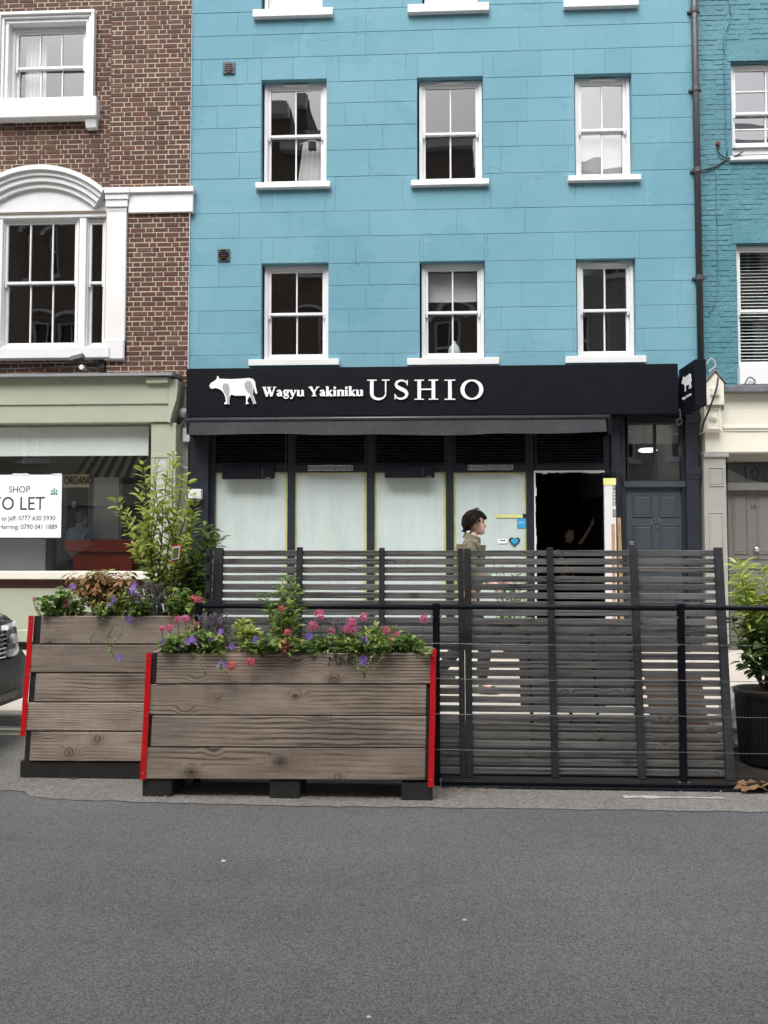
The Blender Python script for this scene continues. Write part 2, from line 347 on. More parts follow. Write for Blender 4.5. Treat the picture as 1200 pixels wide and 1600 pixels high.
def poly(bm, pts2, f, th):    # extruded outline; f maps (u, v, depth) to world
    t = tessellate_polygon([[Vector((u, v, 0)) for u, v in pts2]]); n = len(pts2)
    a = [bm.verts.new(f(u, v, 0)) for u, v in pts2]; b = [bm.verts.new(f(u, v, th)) for u, v in pts2]
    for q in t:
        for vv in (a, b):
            try: bm.faces.new([vv[i] for i in q])
            except ValueError: pass
    for i in range(n): bm.faces.new((a[i], a[(i+1) % n], b[(i+1) % n], b[i]))
    bmesh.ops.recalc_face_normals(bm, faces=bm.faces[:])
def ribbon(bm, pts, wid, f, d0, d1, closed=False):
    pts = [Vector((p[0], p[1])) for p in pts]; n = len(pts); L = []; Rr = []
    wid = wid if isinstance(wid, (list, tuple)) else [wid]*n
    for i, p in enumerate(pts):
        a = pts[(i-1) % n] if closed or i > 0 else p; b = pts[(i+1) % n] if closed or i < n-1 else p
        t = (b-a).normalized(); nn = Vector((-t.y, t.x))*wid[i]/2; L.append(p+nn); Rr.append(p-nn)
    lf = [bm.verts.new(f(q.x, q.y, d0)) for q in L]; rf = [bm.verts.new(f(q.x, q.y, d0)) for q in Rr]
    lb = [bm.verts.new(f(q.x, q.y, d1)) for q in L]; rb = [bm.verts.new(f(q.x, q.y, d1)) for q in Rr]
    for i in range(n if closed else n-1):
        j = (i+1) % n
        bm.faces.new((lf[i], rf[i], rf[j], lf[j])); bm.faces.new((lb[j], rb[j], rb[i], lb[i]))
        bm.faces.new((lf[j], lb[j], lb[i], lf[i])); bm.faces.new((rf[i], rb[i], rb[j], rf[j]))
    if not closed:
        bm.faces.new((lf[0], lb[0], rb[0], rf[0])); bm.faces.new((rf[-1], rb[-1], lb[-1], lf[-1]))
def copy_into(bm, me, mat4):
    n0 = len(bm.verts); bm.from_mesh(me); bm.verts.ensure_lookup_table()
    bmesh.ops.transform(bm, matrix=mat4, verts=bm.verts[n0:])
def inst(me, name, m4, parent, **k):
    o = bpy.data.objects.new(name, me); COL.objects.link(o); o.parent = parent
    o.matrix_local = Matrix.Translation(-wo(parent)) @ m4; WO[o.name] = m4.translation.copy(); return tag(o, **k)
def text_mesh(txt, size, f, parent, name, mat, extr=.0, align='LEFT', spacing=1.0, shear=0, offset=0.):
    c = bpy.data.curves.new('t', 'FONT'); c.body = txt; c.size = size; c.align_x = align; c.space_character = spacing; c.shear = shear; c.offset = offset
    c.extrude = extr; c.resolution_u = 3
    o = bpy.data.objects.new('t', c); COL.objects.link(o); bpy.context.view_layer.update()
    me = bpy.data.meshes.new_from_object(o.evaluated_get(bpy.context.evaluated_depsgraph_get()))
    bpy.data.objects.remove(o); bm = NB(); bm.from_mesh(me); bpy.data.meshes.remove(me)
    for v_ in bm.verts: v_.co = f(v_.co.x, v_.co.y, v_.co.z)
    return mk(name, bm, mat, parent)
def wall_with_holes(name, x0, x1, z0, z1, Y, holes, depth, mat, parent, back=False):
    bm = NB(); hs_ = [h for h in holes]
    xs = sorted({x0, x1, *[min(max(h[i], x0), x1) for h in hs_ for i in (0, 1)]}); zs = sorted({z0, z1, *[min(max(h[i], z0), z1) for h in hs_ for i in (2, 3)]})
    for a, b in zip(xs, xs[1:]):
        for c, d in zip(zs, zs[1:]):
            mx, mz = (a+b)/2, (c+d)/2
            if any(h[0] < mx < h[1] and h[2] < mz < h[3] for h in hs_): continue
            bm.faces.new([bm.verts.new(q) for q in ((a,Y,c),(b,Y,c),(b,Y,d),(a,Y,d))])
    for h in hs_:
        a, b, c, d = max(h[0], x0), min(h[1], x1), max(h[2], z0), min(h[3], z1); e = Y+depth
        for q in (((a,Y,c),(a,Y,d),(a,e,d),(a,e,c)), ((b,Y,d),(b,Y,c),(b,e,c),(b,e,d)), ((a,Y,d),(b,Y,d),(b,e,d),(a,e,d)), ((b,Y,c),(a,Y,c),(a,e,c),(b,e,c))):
            bm.faces.new([bm.verts.new(p) for p in q])
    bmesh.ops.remove_doubles(bm, verts=bm.verts[:], dist=1e-5)
    return mk(name, bm, mat, parent)
def room(name, x0, x1, y0, y1, z0, z1, mat, parent):      # open towards the street
    bm = NB(); box(bm, x0, x1, y0, y1, z0, z1); bm.faces.ensure_lookup_table()
    f = [q for q in bm.faces if abs(q.calc_center_median().y - y0) < 1e-6]; bmesh.ops.delete(bm, geom=f, context='FACES_ONLY')
    bmesh.ops.reverse_faces(bm, faces=bm.faces[:]); return mk(name, bm, mat, parent)
# ================================================================ GROUND
bm = NB()
for q in ((-150,-150),(150,-150),(150,-4.4),(-150,-4.4)): bm.verts.new((q[0], q[1], 0))
bm.faces.new(bm.verts[:]); mk('road', bm, 'asphalt', kind='structure')
# older, paler strip of tarmac along the parklet, with its ragged seam
bm = NB(); top = []; bot = []
seam = [(-260,1238),(-100,1237),(0,1236),(38,1236),(46,1246),(120,1251),(210,1254),(330,1257),(480,1260),(620,1262),(760,1263),(900,1265),(1040,1267),(1200,1270),(1330,1272),(1500,1275)]
for i, (a, b) in enumerate(seam):
    nx = seam[min(i+1, len(seam)-1)]
    for k in range(6):
        t = k/6; px = a+(nx[0]-a)*t; py = b+(nx[1]-b)*t + random.uniform(-1.1, 1.1)
        g = G(px, py); bot.append(bm.verts.new((g.x, g.y, .004))); top.append(bm.verts.new((g.x, -4.43, .004)))
        if nx == (a, b): break
for i in range(len(bot)-1): bm.faces.new((bot[i], bot[i+1], top[i+1], top[i]))
mk('road_edge', bm, 'old_asphalt', kind='structure')
bm = NB(); box(bm, -150, 150, -4.28, 8, -.3, .11); mk('pavement', bm, 'pavement', kind='structure')
kerb = empty('kerb', (0, -4.36, 0), kind='structure')
for i in range(-9, 10):
    bx('kerb_stone', i*.92-.456, i*.92+.456, -4.43, -4.285, -.1, .112+random.uniform(-.003,.003), 'kerb_granite', kerb, .012)
for k, dy in enumerate((4.53, 4.71)):
    bm = NB(); 
    for q in ((-14,-dy-.06),(-2.2,-dy-.06),(-2.2,-dy),(-14,-dy)): bm.verts.new((q[0], q[1], .009))
    bm.faces.new(bm.verts[:]); mk('road_marking', bm, 'line_yellow', kind='structure')
bm = NB(); a, b = G(975, 1247), G(1132, 1249); n = 14
up_ = []; lo_ = []
for k in range(n+1):
    p = a.lerp(b, k/n); h = random.uniform(.012, .035); up_.append(bm.verts.new((p.x, p.y+h, .008))); lo_.append(bm.verts.new((p.x, p.y-h*random.uniform(.2,1), .008)))
for k in range(n): bm.faces.new((lo_[k], lo_[k+1], up_[k+1], up_[k]))
mk('road_marking', bm, 'line_white', kind='structure')

# ================================================================ shared builders for walls
def unit_piece():
    bm = NB(); box(bm, -.5, .5, -.5, .5, -.5, .5); bm.edges.ensure_lookup_table()
    e = [q for q in bm.edges if all(v.co.y < 0 for v in q.verts)]
    bmesh.ops.bevel(bm, geom=e, offset=.05, segments=1, affect='EDGES')
    me = bpy.data.meshes.new('brick'); bm.to_mesh(me); bm.free(); return me
def cut(r, holes, mn=.012):
    out = [r]
    for h in holes:
        nx = []
        for (a, b, c, d) in out:
            if h[0] >= b or h[1] <= a or h[2] >= d or h[3] <= c: nx.append((a, b, c, d)); continue
            if h[0] > a: nx.append((a, h[0], c, d))
            if h[1] < b: nx.append((h[1], b, c, d))
            m0, m1 = max(a, h[0]), min(b, h[1])
            if h[2] > c: nx.append((m0, m1, c, h[2]))
            if h[3] < d: nx.append((m0, m1, h[3], d))
        out = nx
    return [q for q in out if q[1]-q[0] > mn and q[3]-q[2] > mn]
def brickwork(parent, regions, holes, mat, massmat, zref, course=.0748, joint=.0135, proud=.005, jit=.003, limit=300, view=None, tilt=.0):
    me = unit_piece(); me.materials.append(MATS[mat]); lst = []
    for (x0, x1, z0, z1, Y) in regions:
        i0 = int(math.floor((z0-zref)/course))
        for i in range(i0, int((z1-zref)/course)+1):
            zb = zref+i*course; k = 0; x = x0 - (.0 if i % 2 else .17) - (abs(i*37) % 5)*.004
            while x < x1:
                L = .215 if (k % 2 == 0) else .1025
                if random.random() < .07: L = .215 if L < .2 else .1025
                for q in cut((max(x, x0), min(x+L, x1), max(zb, z0), min(zb+course-joint, z1)), holes): lst.append((*q, Y))
                x += L+joint; k += 1
    def seen(q):
        if view is None: return 1
        d = Vector(((q[0]+q[1])/2, q[4], (q[2]+q[3])/2))-CAM; t = d.dot(FW)
        return abs(d.dot(RT)/t) < 600/F+.004 and abs(d.dot(UP)/t) < 800/F+.004
    lst = [q for q in lst if (q[1]-q[0]) > .014 and (q[3]-q[2]) > .014]
    vis = sorted([q for q in lst if seen(q)], key=lambda q: -(q[1]-q[0])*(q[3]-q[2])); rest = [q for q in lst if not seen(q)]
    def m4(q):
        dy = random.uniform(-jit, jit)
        return Matrix.Translation(((q[0]+q[1])/2, q[4]-proud/2+dy+.01, (q[2]+q[3])/2)) @ Matrix.Rotation(random.gauss(0, tilt), 4, 'Y') @ Matrix.Diagonal((q[1]-q[0]-random.uniform(0,.004), proud+.02, q[3]-q[2]-random.uniform(0,.004), 1))
    for q in vis[:limit]: inst(me, 'brick', m4(q), parent)
    rest = vis[limit:]+rest
    if rest:
        me2 = me.copy(); bm = NB()
        for q in rest: copy_into(bm, me2, m4(q))
        mk('brickwork', bm, massmat, parent, kind='stuff')
def sash(parent, hole, Y, cols=2, glass='glass', meet=.5, fw=.052, st=.045, back='room_dark', rdepth=1.6, vent=False, horn=True, white='white_paint', rows=(1, 1), roomx=.25):
    x0, x1, z0, z1 = hole; bm = NB()
    box(bm, x0, x0+fw, Y, Y+.11, z0, z1); box(bm, x1-fw, x1, Y, Y+.11, z0, z1); box(bm, x0+fw, x1-fw, Y+.004, Y+.11, z1-fw*1.15, z1); box(bm, x0+fw, x1-fw, Y-.01, Y+.11, z0, z0+.045)
    wd = mk('window', bm, white, parent, .003)
    a, b, c, d = x0+fw, x1-fw, z0+.045, z1-fw*1.15; m = c+(d-c)*meet
    for up in (1, 0):
        ya, yb = (Y+.022, Y+.058) if up else (Y+.062, Y+.098); za, zb = (m-.022, d) if up else (c, m+.022)
        bt = .04 if up else .062; tp = .038
        bm = NB(); box(bm, a, a+st, ya, yb, za, zb); box(bm, b-st, b, ya, yb, za, zb); box(bm, a+st, b-st, ya+.002, yb, za, za+bt); box(bm, a+st, b-st, ya+.002, yb, zb-tp, zb)
        if up and horn:
            for q in (a+st*.5, b-st*.5): box(bm, q-.014, q+.014, ya-.004, yb-.01, za-.05, za)
        gx0, gx1, gz0, gz1 = a+st, b-st, za+bt, zb-tp; nr = rows[0 if up else 1]
        for k in range(1, cols): q = gx0+(gx1-gx0)*k/cols; box(bm, q-.011, q+.011, ya+.006, yb-.004, gz0, gz1)
        for k in range(1, nr): q = gz0+(gz1-gz0)*k/nr; box(bm, gx0, gx1, ya+.009, yb-.006, q-.011, q+.011)
        mk('sash', bm, white, wd, .003)
        ym = (ya+yb)/2+.004
        for k in range(cols):
            for j in range(nr):
                p0 = gx0+(gx1-gx0)*k/cols; p1 = gx0+(gx1-gx0)*(k+1)/cols; q0 = gz0+(gz1-gz0)*j/nr; q1 = gz0+(gz1-gz0)*(j+1)/nr
                bm = NB(); t1, t2 = random.gauss(0, .002), random.gauss(0, .002)
                for q in ((p0, ym+t1, q0), (p1, ym-t1, q0), (p1, ym-t1+t2, q1), (p0, ym+t1+t2, q1)): bm.verts.new(q)
                bm.faces.new(bm.verts[:]); mk('pane', bm, glass, wd)
    if vent: bx('trickle_vent', (x0+x1)/2-.19, (x0+x1)/2+.19, Y-.02, Y+.003, z1-.052, z1-.022, 'pvc', wd, .004)
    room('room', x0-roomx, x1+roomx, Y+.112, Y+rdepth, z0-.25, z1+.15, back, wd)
    return wd
def cloth(name, x0, x1, Y, z0, z1, mat, parent, folds=9, amp=.02, n=60):
    bm = NB(); r0 = []; r1 = []
    for i in range(n+1):
        t = i/n; x = x0+(x1-x0)*t; y = Y+amp*math.sin(t*folds*2*math.pi+math.sin(t*11)*.7)
        r0.append(bm.verts.new((x, y, z0))); r1.append(bm.verts.new((x, y*1.0, z1)))
    for i in range(n): bm.faces.new((r0[i], r0[i+1], r1[i+1], r1[i]))
    return mk(name, bm, mat, parent, smooth=True)
def slab_blind(x0, x1, Y, z0, z1, parent, mat='blind_white', pitch=.05, ang=.5):
    k = 0; z = z1
    while z > z0 and k < 60:
        bm = NB(); dy = .02*math.cos(ang); dz = .02*math.sin(ang)
        hexa(bm, [(x0,Y-dy,z-dz),(x1,Y-dy,z-dz),(x1,Y+dy,z+dz),(x0,Y+dy,z+dz),(x0,Y-dy,z-dz+.003),(x1,Y-dy,z-dz+.003),(x1,Y+dy,z+dz+.003),(x0,Y+dy,z+dz+.003)])
        mk('blind_slat', bm, mat, parent); z -= pitch; k += 1

# ================================================================ BLUE HOUSE
BX0, BX1 = P(296, 400, 0).x, P(1088, 400, 0).x
blue = empty('blue_house', ((BX0+BX1)/2, 0, .11), 'tall blue stucco house with white sash windows above the black restaurant front', 'building')
ZTOP = 13.2
def hole(a, b, c, d): return rc(a, b, c, d, 0)
H = {}
H['21'] = hole(408,124,510,287); H['22'] = hole(652,120,755,283); H['23'] = hole(898,115,988,276)
H['11'] = hole(408,411,513,562); H['12'] = hole(656,408,758,560); H['13'] = hole(901,404,994,557)
for k, (a, b, y) in zip('123', ((409,504,14), (660,748,6), (895,986,-1))):
    h = hole(a, y-155, b, y); H['3'+k] = h
ZSH = P(700, 600, 0).z     # below this the shopfront takes over
FH = rc(300, 640, 1086, 1010, 0)
wall_with_holes('wall', BX0, BX1, ZSH-.4, ZTOP, .007, list(H.values()), .15, 'blue_stucco', blue)
bx('flank_wall', BX1-.012, BX1-.002, .008, .5, ZSH-.4, ZTOP, 'blue_stucco', blue)
lines = [-300,-262,-225,-187,-150,-113,-76,-38,0,37,74,115,149,185,224,266,321,361,404,439,477,513,548,600]
zl = [P(1000, y, 0).z for y in lines]
ri = random.Random(11)
for i in range(len(zl)-1):
    z1, z0 = zl[i], zl[i+1]; x = BX0 + (.0 if i % 2 else -.55)
    while x < BX1:
        L = ri.choice((.95,1.0,1.25,1.3,.7)) ; 
        for q in cut((max(x, BX0), min(x+L, BX1), z0, z1), [(h[0], h[1], h[2]-.01, h[3]) for h in H.values()], .012):
            a, b, c, d = q; g = .0008; y = .0018+ri.uniform(-.0012,.0012); e = .0045
            bm = NB()
            f = [(a+g+e,y,c+g+e),(b-g-e,y+ri.uniform(-.0006,.0006),c+g+e),(b-g-e,y,d-g-e),(a+g+e,y+ri.uniform(-.0006,.0006),d-g-e)]
            k = [(a+g,.0072,c+g),(b-g,.0072,c+g),(b-g,.0072,d-g),(a+g,.0072,d-g)]
            fv = [bm.verts.new(p) for p in f]; kv = [bm.verts.new(p) for p in k]; bm.faces.new(fv)
            for j in range(4): bm.faces.new((kv[j], kv[(j+1) % 4], fv[(j+1) % 4], fv[j]))
            mk('stucco_block', bm, 'blue_stucco', blue)
        x += L
sills = {'21':(399,283,516,293),'22':(642,279,764,289),'23':(888,272,1002,282),'11':(388,560,530,571),'12':(636,558,780,570),'13':(884,555,1010,567),'31':(395,12,520,25),'32':(637,4,764,18),'33':(881,-3,998,10)}
gl = {'21':'glass','22':'glass','23':'glass_bright','11':'glass','12':'glass','13':'glass','31':'glass_bright','32':'glass_bright','33':'glass_bright'}
WIN = {}
for k, h in H.items():
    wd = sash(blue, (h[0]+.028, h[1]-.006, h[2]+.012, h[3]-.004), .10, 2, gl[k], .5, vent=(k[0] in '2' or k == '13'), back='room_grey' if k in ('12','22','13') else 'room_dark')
    WIN[k] = wd; s = sills[k]; x0, x1, z0, z1 = rc(*s, -.06)
    bm = NB(); hexa(bm, [(x0,-.07,z0),(x1,-.07,z0),(x1,.13,z0),(x0,.13,z0),(x0,-.07,z1-.012),(x1,-.07,z1-.012),(x1,.13,z1+.012),(x0,.13,z1+.012)])
    mk('sill', bm, 'white_paint', wd, .006)
h = H['23']; bx('roller_blind', h[0]+.1, h[1]-.1, .26, .263, h[2]+.05, h[3]-.75, 'curtain_white', WIN['23'])
h = H['12']; bx('roller_blind', h[0]+.1, h[1]-.1, .30, .303, h[3]-.52, h[3]-.08, 'curtain_white', WIN['12'])
bm = NB(); lathe(bm, (h[0]+.52, .34, h[2]+.04), [(.05,0),(.085,.06),(.095,.14),(.07,.22),(.03,.27),(.028,.30)], 14); mk('vase', bm, 'film_white', smooth=True, label='pale patterned vase standing inside the middle first floor window', cat='vase')
h = H['31']; cloth('curtain', h[0]+.1, h[1]-.1, .3, h[2]+.05, h[3], 'curtain_white', WIN['31'], 8)
for k in ('32', '33'):
    h = H[k]; bx('roller_blind', h[0]+.1, h[1]-.1, .27, .273, h[2]+.08, h[3], 'curtain_white', WIN[k])
# white vest on a hanger behind the upper left window
h = H['21']; cx = P(487, 235, .33).x; cz = P(487, 219, .33).z
vest = empty('white_vest', (cx, .33, cz-.75), 'white sleeveless top on a hanger behind the upper window nearest the brick house', 'vest')
bm = NB(); n = 16; ra = []; 
prof = [(0,.10,.135),(.07,.05,.14),(.14,.0,.15),(.24,-.17,.165),(.45,-.19,.19),(.72,-.22,.22)]
for sgn in (0,):
    rows = []
    for dz, xl, xr in prof:
        xl = -xr if dz > .2 else xl
        rows.append([bm.verts.new((cx+ (-xr if dz > .2 else -xr) + 2*xr*i/n, .33+.012*math.sin(i*1.7+dz*6), cz-.03-dz)) for i in range(n+1)])
    for a, b in zip(rows, rows[1:]):
        for i in range(n):
            if rows.index(a) < 2 and .3 < i/n < .7: continue
            bm.faces.new((a[i], a[i+1], b[i+1], b[i]))
mk('fabric', bm, 'curtain_white', vest, smooth=True)
bm = NB(); tube(bm, [(cx-.18,.33,cz-.06),(cx,.33,cz),(cx+.18,.33,cz-.06)], .008, 6); tube(bm, curve([(cx,.33,cz),(cx,.33,cz+.05),(cx+.02,.33,cz+.07)]), .004, 5); mk('hanger', bm, 'pvc', vest)
# wall vents
for i, (px, py, lab) in enumerate(((358,107,'small square extractor vent high on the blue wall beside the top brick pier'),(350,399,'small square extractor vent on the blue wall above the cow sign'))):
    c = P(px, py, 0); e = empty('wall_vent', (c.x, 0, c.z-.09), lab, 'vent', 'vents in the blue wall')
    bm = NB()
    box(bm, c.x-.092, c.x+.092, -.022, -.004, c.z-.092, c.z+.092); mk('cover', bm, 'pipe_grey', e, .006)
    bm = NB(); cyl(bm, (c.x, -.030, c.z), (0,1,0), .075, .0075, 20); mk('hood', bm, 'car_black', e)
    for k in range(4): bx('louvre', c.x-.055, c.x+.055, -.038, -.031, c.z-.05+k*.03, c.z-.042+k*.03, 'car_plastic', e)

# ---- restaurant shopfront (part of the house)
YF = .04
def fr(name, a, b, c, d, y0, y1, mat='navy_paint', par=None, bev=.004): return pbx(name, a, b, c, d, y0, y1, mat, par or sf, bev)
x0, x1, z0, z1 = rc(294, 640, 1098, 1008, -.02)
sf = bx('shopfront', BX0+.02, BX1, -.05, .25, z1-.1, ZSH+.02, 'navy_paint', blue)      # head beam behind the sign
fr('pilaster', 294,678,324,1010, -.10, .2)
for a, b in ((325,335),(449,460),(573,585),(697,709),(823,835),(945,955)): fr('mullion', a,676,b,1010, .0, .12)
for a, b in ((335,449),(460,573),(585,697),(709,823)):
    fr('transom', a,726,b,738, .006, .11); fr('stall_riser', a,972,b,1010, .02, .1)
    x0, x1, z0, z1 = rc(a, 738, b, 972, .07)
    pn = bx('window_film', x0, x1, .055, .062, z0, z1, 'film_white', sf)
    bm = NB()
    for q in ((x0,.046,z0),(x1,.046,z0),(x1,.046,z1),(x0,.046,z1)): bm.verts.new(q)
    bm.faces.new(bm.verts[:]); mk('pane', bm, 'glass_flat', sf)
    for (p, q, r, t) in ((x0,x0+.036,z0,z1),(x1-.038,x1,z0,z1),(x0+.04,x1-.042,z1-.028,z1)):
        bm = NB(); n = 12; 
        vert = (t-r) > (q-p)
        A = []; B = []
        for k in range(n+1):
            s_ = k/n
            if vert: A.append(bm.verts.new((p+(.0 if p == x0 else random.uniform(0,.01)), .051, r+(t-r)*s_))); B.append(bm.verts.new((q-(random.uniform(0,.01) if p == x0 else 0), .051, r+(t-r)*s_)))
            else: A.append(bm.verts.new((p+(q-p)*s_, .051, r+random.uniform(0,.008)))); B.append(bm.verts.new((p+(q-p)*s_, .051, t)))
        for k in range(n): bm.faces.new((A[k], A[k+1], B[k+1], B[k]))
        mk('masking_tape', bm, 'tape_yellow', sf)
fr('transom', 835,726,945,737, .006, .11)
for a, b in ((335,449),(460,573),(585,697),(709,823),(835,945)):      # louvred ventilation panels
    x0, x1, z0, z1 = rc(a, 676, b, 727, .05); 
    bx('louvre_back', x0, x1, .10, .12, z0, z1+.05, 'car_black', sf)
    bm = NB(); box(bm,x0,x0+.03,.02,.1,z0,z1); box(bm,x1-.03,x1,.02,.1,z0,z1); box(bm,x0+.03,x1-.03,.02,.1,z0,z0+.03); mk('louvre_frame', bm, 'navy_paint', sf, .003)
    z = z0+.045
    while z < z1:
        bm = NB(); hexa(bm, [(x0+.03,.03,z),(x1-.03,.03,z),(x1-.03,.085,z+.028),(x0+.03,.085,z+.028),(x0+.03,.03,z+.007),(x1-.03,.03,z+.007),(x1-.03,.085,z+.035),(x0+.03,.085,z+.035)])
        mk('louvre', bm, 'navy_paint', sf); z += .043
# doorway into the gutted restaurant
x0, x1, z0, z1 = rc(835, 737, 945, 1008, .05)
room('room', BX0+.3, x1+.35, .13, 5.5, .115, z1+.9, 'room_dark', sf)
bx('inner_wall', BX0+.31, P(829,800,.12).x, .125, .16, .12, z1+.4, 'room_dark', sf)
bm = NB()
for k in range(22):      # torn, filler-white edges of the stripped opening
    zz = .115+(z1-.115)*k/22; ww = random.uniform(.012,.034); box(bm, x0-.004, x0+ww, -.004+random.uniform(0,.004), .1, zz, zz+(z1-.115)/22+.004)
for k in range(16):
    xx = x0+(x1-x0)*k/16; ww = random.uniform(.008,.03); box(bm, xx, xx+(x1-x0)/16+.002, -.003-random.uniform(0,.004), .1, z1-ww, z1+.012)
mk('stripped_edge', bm, 'white_paint', sf)
# opened door leaf, folded out towards the street
xd = P(947, 800, -.1).x
dl = bx('door', xd, xd+.045, -.52, -.03, .125, P(947,738,-.3).z, 'black_metal', sf, .004)
bx('handle', xd-.03, xd, -.5, -.47, 1.05, 1.3, 'silver', dl, .004)
# house door 12A with its overlight
fr('pilaster', 957,655,971,1010, -.06, .15); fr('pilaster', 1074,655,1094,1010, -.06, .2)
fr('capital', 954,648,974,660, -.085, .1); fr('capital', 1071,648,1097,660, -.085, .1)
for a, b in ((955,973),(1072,1096)): fr('collar', a,731,b,742, -.078, .1); fr('collar', a+1,742,b-1,748, -.07, .1)
fr('jamb', 971,655,979,1010, .0, .14); fr('jamb', 1067,655,1074,1010, .0, .14)
fr('transom', 975,752,1072,761, -.02, .14, 'door_slate'); fr('head', 979,652,1067,662, .0, .14)
x0, x1, z0, z1 = rc(979, 662, 1067, 752, .06); bm = NB(); m = (x0+x1)/2
box(bm,x0,x0+.018,.03,.08,z0,z1); box(bm,x1-.018,x1,.03,.08,z0,z1); box(bm,m-.02,m+.02,.03,.08,z0,z1); box(bm,x0+.018,m-.02,.03,.08,z0,z0+.02); box(bm,m+.02,x1-.018,.03,.08,z0,z0+.02)
ol = mk('overlight', bm, 'navy_paint', sf, .003)
for a, b in ((x0+.018,m-.02),(m+.02,x1-.018)):
    bm = NB()
    for q in ((a,.05,z0+.02),(b,.05,z0+.02),(b,.05,z1),(a,.05,z1)): bm.verts.new(q)
    bm.faces.new(bm.verts[:]); mk('pane', bm, 'glass', ol)
room('hallway', x0-.05, x1+.05, .145, 3.0, z0-.1, z1+.25, 'room_grey', ol)
cloth('net_curtain', x0, x1, .22, z1-.27, z1+.1, 'curtain_white', ol, 7, .012)
bm = NB(); lathe(bm, (P(1012,706,.9).x, .9, P(1012,706,.9).z), [(.11,.0),(.145,.02),(.12,.05)], 20); 
s_ = N('lamp_glow'); e_ = s_.n('ShaderNodeEmission'); e_.inputs[0].default_value = (1,.98,.94,1); e_.inputs[1].default_value = 1.1; s_.t.links.new(e_.outputs[0], s_.out.inputs[0])
mk('ceiling_lamp', bm, 'lamp_glow', smooth=True, label='round lit ceiling lamp seen through the overlight of door 12A', cat='lamp')
dx0, dx1, dz0, dz1 = rc(979, 761, 1067, 1006, .05)
dz0 = .13
dr = bx('door', dx0, dx1, .04, .09, dz0, dz1, 'door_slate', sf)
dw = dx1-dx0; dh = dz1-dz0
def panel(par, a, b, c, d, Y, mat, rim=.028):
    bm = NB(); 
    for (p,q,r,t) in ((a,b,c,c+rim),(a,b,d-rim,d),(a,a+rim,c+rim,d-rim),(b-rim,b,c+rim,d-rim)): box(bm,p,q,Y-.012,Y+.005,r,t)
    o = mk('panel_moulding', bm, mat, par, .005)
    bm = NB(); e = .03
    fv = [bm.verts.new(q) for q in ((a+rim+.02,Y-.006,c+rim+.02),(b-rim-.02,Y-.006,c+rim+.02),(b-rim-.02,Y-.006,d-rim-.02),(a+rim+.02,Y-.006,d-rim-.02))]
    kv = [bm.verts.new(q) for q in ((a+rim,Y+.002,c+rim),(b-rim,Y+.002,c+rim),(b-rim,Y+.002,d-rim),(a+rim,Y+.002,d-rim))]
    bm.faces.new(fv)
    for j in range(4): bm.faces.new((kv[j],kv[(j+1)%4],fv[(j+1)%4],fv[j]))
    mk('panel', bm, mat, par)
for (a,b,c,d) in ((988,772,1020,808),(1030,772,1060,808),(989,819,1021,880),(1031,819,1061,880),(990,905,1022,985),(1031,905,1061,985)):
    x0,x1,z0,z1 = rc(a,b,c,d,.04); panel(dr, x0, x1, z0, z1, .039, 'door_slate')
cc = P(1025, 818, .03)
text_mesh('12A', .10, lambda u,v,d: Vector((cc.x+u, .032-d, cc.z+v)), dr, 'door_number', 'silver', .003, 'CENTER', 1.1)
bm = NB(); cyl(bm, (cc.x+.01,.02,cc.z-.05),(0,1,0),.012,.02,10); mk('peephole', bm, 'silver', dr)
bx('letter_box', P(983,845,.03).x, P(990,845,.03).x, .022, .04, P(983,852,.03).z, P(983,846,.03).z, 'silver', dr, .003)
bx('threshold', dx0-.05, dx1+.05, -.1, .1, .108, .14, 'kerb_granite', sf, .01)

# ================================================================ BRICK HOUSE
KX0 = -7.2; PX = P(174, 100, -.03).x; KX1 = BX0-.004
kh = empty('brick_house', ((KX0+KX1)/2, .1, .11), 'brown brick house with white moulded windows over the pale green shop', 'building')
uw = rc(18, 42, 138, 165, .10); aw = rc(-150, 335, 165, 545, .05)
ZS = P(100, 590, .05).z
UH = (uw[0]-.9 if False else uw[0], uw[1], uw[2], uw[3])
# surround footprints cut out of the brick
US = rc(-4, 14, 155, 186, .03); AS = rc(-200, 262, 196, 562, .0)
pier = [(PX, KX1, ZS-.3, 13.0, -.03)]; fld = [(KX0, PX-.004, ZS-.3, 13.0, .03)]
strg = rc(196, 292, 302, 331, -.09)
stub = rc(174, 292, 200, 330, -.06)
wall_with_holes('wall', KX0, PX, ZS-.5, 13.0, .0305, [(aw[0], aw[1], aw[2], aw[3]), (uw[0]-.1,uw[1]+.1,uw[2]-.05,uw[3]+.1)], .3, 'mortar', kh)
wall_with_holes('pier_wall', PX, KX1, ZS-.5, 13.0, -.0305, [(AS[0],AS[1]-.06,AS[2]+.06,P(190,330,0).z)], .25, 'mortar', kh)
bx('pier_return', PX-.004, PX, -.02, .04, ZS, 13.0, 'brick_brown', kh)
arcz = []
bh = [(uw[0]-.152, uw[1]+.152, US[2], uw[3]+.152), (AS[0], AS[1], AS[2], P(190,296,0).z), (strg[0]-.02, strg[1]+.1, strg[2], strg[3]), (stub[0],stub[1],stub[2],stub[3])]
# steps following the segmental head so bricks stop at the moulding
ac = (P(48, 560, -.05).x, 0)
apx = P(60, 258, -.12); spr = P(164, 296, -.12); half = spr.x-apx.x; rise = apx.z-spr.z
AR = (half*half+rise*rise)/(2*rise); acz = apx.z-AR
for k in range(30):
    z = spr.z+rise*k/30; hw = math.sqrt(max(AR*AR-(z+rise/30-acz)**2, 0)); hw = max(hw, .02)
    bh.append((apx.x-hw-.02, apx.x+hw+.01, z-.01, z+rise/30))
brickwork(kh, pier+fld, bh, 'brick_brown', 'brick_brown_mass', P(240, 100, 0).z, view=True)
